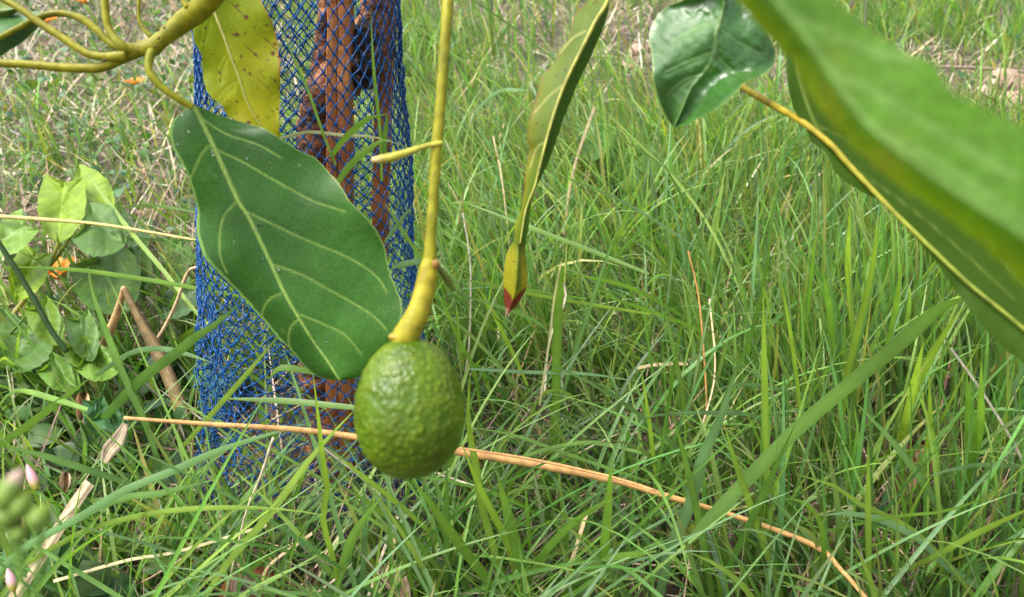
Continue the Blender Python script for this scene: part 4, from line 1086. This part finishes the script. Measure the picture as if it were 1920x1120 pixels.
for nm, lb, (bx, by, tx, ty), stem_ in [("pink_bud", "slim pink flower bud with yellow base rising beside the blurred buds", (70, 918, 50, 871), [(68,912),(85,935),(100,958),(114,985)]),
                                  ("pink_bud", "small pink flower bud at the bottom corner below the blurred buds", (26, 1108, 14, 1066), [(26,1106),(34,1140)])]:
    pb = empty(nm, P(bx, by, .55), lb, "flower", "pink flower buds on thin stems")
    a, b = P(bx, by, .55), P(tx, ty, .555)
    bud(pb, a, np.linalg.norm(b - a), 8.5 * .55 / F, b - a, (.28, .26, .03), (.52, .30, .32), pk=.12)
    v, f = tubepx(stem_, .552, 5, n=8); mesh("stem", v, f, M_WEED, pb, np.ones((len(v), 3)) * (.12, .22, .04))

# orange blossoms and dead leaves on the ground
def blossom(px_, py_, wpx, z, label):
    c = G(px_, py_, z); d = np.linalg.norm(c - C0); r = wpx * d / F / 2
    o = empty("orange_blossom", c, label, "flower", "orange blossoms in the weeds")
    for k in range(6):
        a0 = k * 1.047 + px_
        L = []
        V_, F_ = [], []
        for i, t in enumerate(np.linspace(0, 1, 6)):
            for e in (-1, -.5, 0, .5, 1):
                w_ = .52 * math.sin(math.pi * (.12 + .8 * t)) * e
                rr_, h_ = r * t * .95, r * (1.0 * t - .55 * t * t + .12 * e * e)
                aa = a0 + w_
                V_.append(c + np.array([math.cos(aa) * rr_, math.sin(aa) * rr_, h_]))
        F_ = [(i * 5 + j, i * 5 + j + 1, i * 5 + 6 + j, i * 5 + 5 + j) for i in range(5) for j in range(4)]
        mesh("petal", np.array(V_), F_, M_PETAL, o, np.ones((30, 3)) * (.70, .22, .008))
    v, f = sphere(c + np.array([0, 0, r * .2]), r * .3, 10, 8); mesh("flower_centre", v, f, M_PETAL, o, np.ones((len(v), 3)) * (.5, .2, .03))
blossom(112, 520, 74, .09, "orange blossom half hidden under the heart-shaped vine leaves")
blossom(84, 512, 30, .10, "smaller orange blossom beside the vine's yellow stem")
blossom(91, 44, 34, .08, "round orange blossom under the thin petioles in dry straw")
blossom(158, 8, 38, .08, "orange blossom at the top edge between two petioles")
blossom(255, 160, 34, .06, "yellow-orange blossom in the straw under the long petiole")
def dead_leaf(px_, py_, w_, h_, rot, z, col, label, curl=.02):
    L, R, M_ = heart(px_, py_, w_, h_, rot, notch=0)
    o = leaf("dead_leaf", L, R, M_, lambda px, py, t, s: G(px, py, z + curl * np.abs(s) ** 2 + .01 * np.sin(5 * t)), col, M_STRAW, None, (), nt=40, ns=16, wav=.003, wf=10, vcol=np.array(col) * .6, mw=2, seed=4)
    tag(o, label, "dead leaf", "dead leaves caught in the grass")
dead_leaf(1722, 850, 50, 85, -.2, .07, (.20, .085, .045), "curled red-brown dead leaf in a dark gap of the grass")
dead_leaf(1700, 900, 44, 50, .5, .06, (.32, .18, .13), "pinkish torn piece of dead leaf under the curled red-brown one")
dead_leaf(1585, 1058, 62, 34, 1.2, .04, (.17, .07, .03), "dark brown dead leaf beside the end of the orange stalk")
dead_leaf(735, 1075, 46, 90, -.5, .05, (.42, .32, .22), "pale papery dead leaf on the straw below the avocado")
dead_leaf(155, 752, 26, 60, .1, .10, (.46, .33, .18), "dry tan leaf scrap standing between the vine and the orange stalk")
dead_leaf(122, 897, 22, 42, .1, .08, (.48, .36, .22), "narrow dry tan leaf scrap beside the pink bud and the dead reed")
dead_leaf(590, 1075, 24, 34, .3, .05, (.5, .4, .3), "small whitish dead leaf beside the orange-brown stone")
v, f = sphere(G(476, 1122, .03), (.037, .030, .034), 40, 28)
v = v + .0012 * noise3(v, 60, 3)[:, None] * np.array([1, 1, 1])
o = mesh("stone", v, f, M_STONE); tag(o, "smooth rounded orange-brown stone half hidden at the bottom under grass", "stone")

# clods and twigs on the bare patch
CL = [(1882,158,62,"biggest crumbly reddish clod on the bare soil by the blurred leaf"),(1905,196,54,"second clod on the bare soil, below the biggest one"),(1845,175,34,"small pale clod beside the biggest one on bare soil"),
      (1918,165,40,"clod cut by the frame edge on the bare soil"),(1200,95,34,"brown clod in the grass beside the wet glossy leaf"),(1176,128,26,"small dark clod between the curled leaf and the wet leaf"),
      (1160,60,24,"smallest brown clod high up between the curled leaf and the wet leaf")]
for i, (px_, py_, wp, lb) in enumerate(CL):
    c = G(px_, py_, .02); d = np.linalg.norm(c - C0); r = wp * d / F / 2
    v, f = sphere(c, (r, r * .9, r * .7), 40, 28)
    v = c + (v - c) * (1 + .22 * noise3((v - c) / r, 1.3, i) + .10 * noise3((v - c) / r, 4, i + 9) + .05 * noise3((v - c) / r, 11, i))[:, None]
    o = mesh("soil_clod", v, f, M_CLOD); tag(o, lb, "clod", "clods of dry soil in the grass")
stalk("fallen_twig", "straight grey twig lying behind the clods on bare soil", "twig", [([(1750,125),(1810,127),(1870,130),(1950,138)], (.05,.05), [4,5,5,4])], col=(.22,.16,.12))
stalk("fallen_twig", "short dark bent twig in front of the biggest clod", "twig", [([(1792,152),(1815,147),(1850,162),(1880,180)], (.03,.03), [3,4,4,3])], col=(.10,.07,.05))
stalk("fallen_twig", "dark twig lying in grass beyond the avocado's stem", "twig", [([(775,46),(800,49),(830,51),(880,55)], (.1,.1), [3,5,4,3])], col=(.04,.035,.02))
stalk("seed_stalk", "dark knotted seed stem rising past the top edge above the big blurred leaf", "stem", [([(1626,-20),(1623,20),(1622,60),(1625,130)], (.42,.36), [7,6,5,4])], M_WEED, (.06,.08,.02))
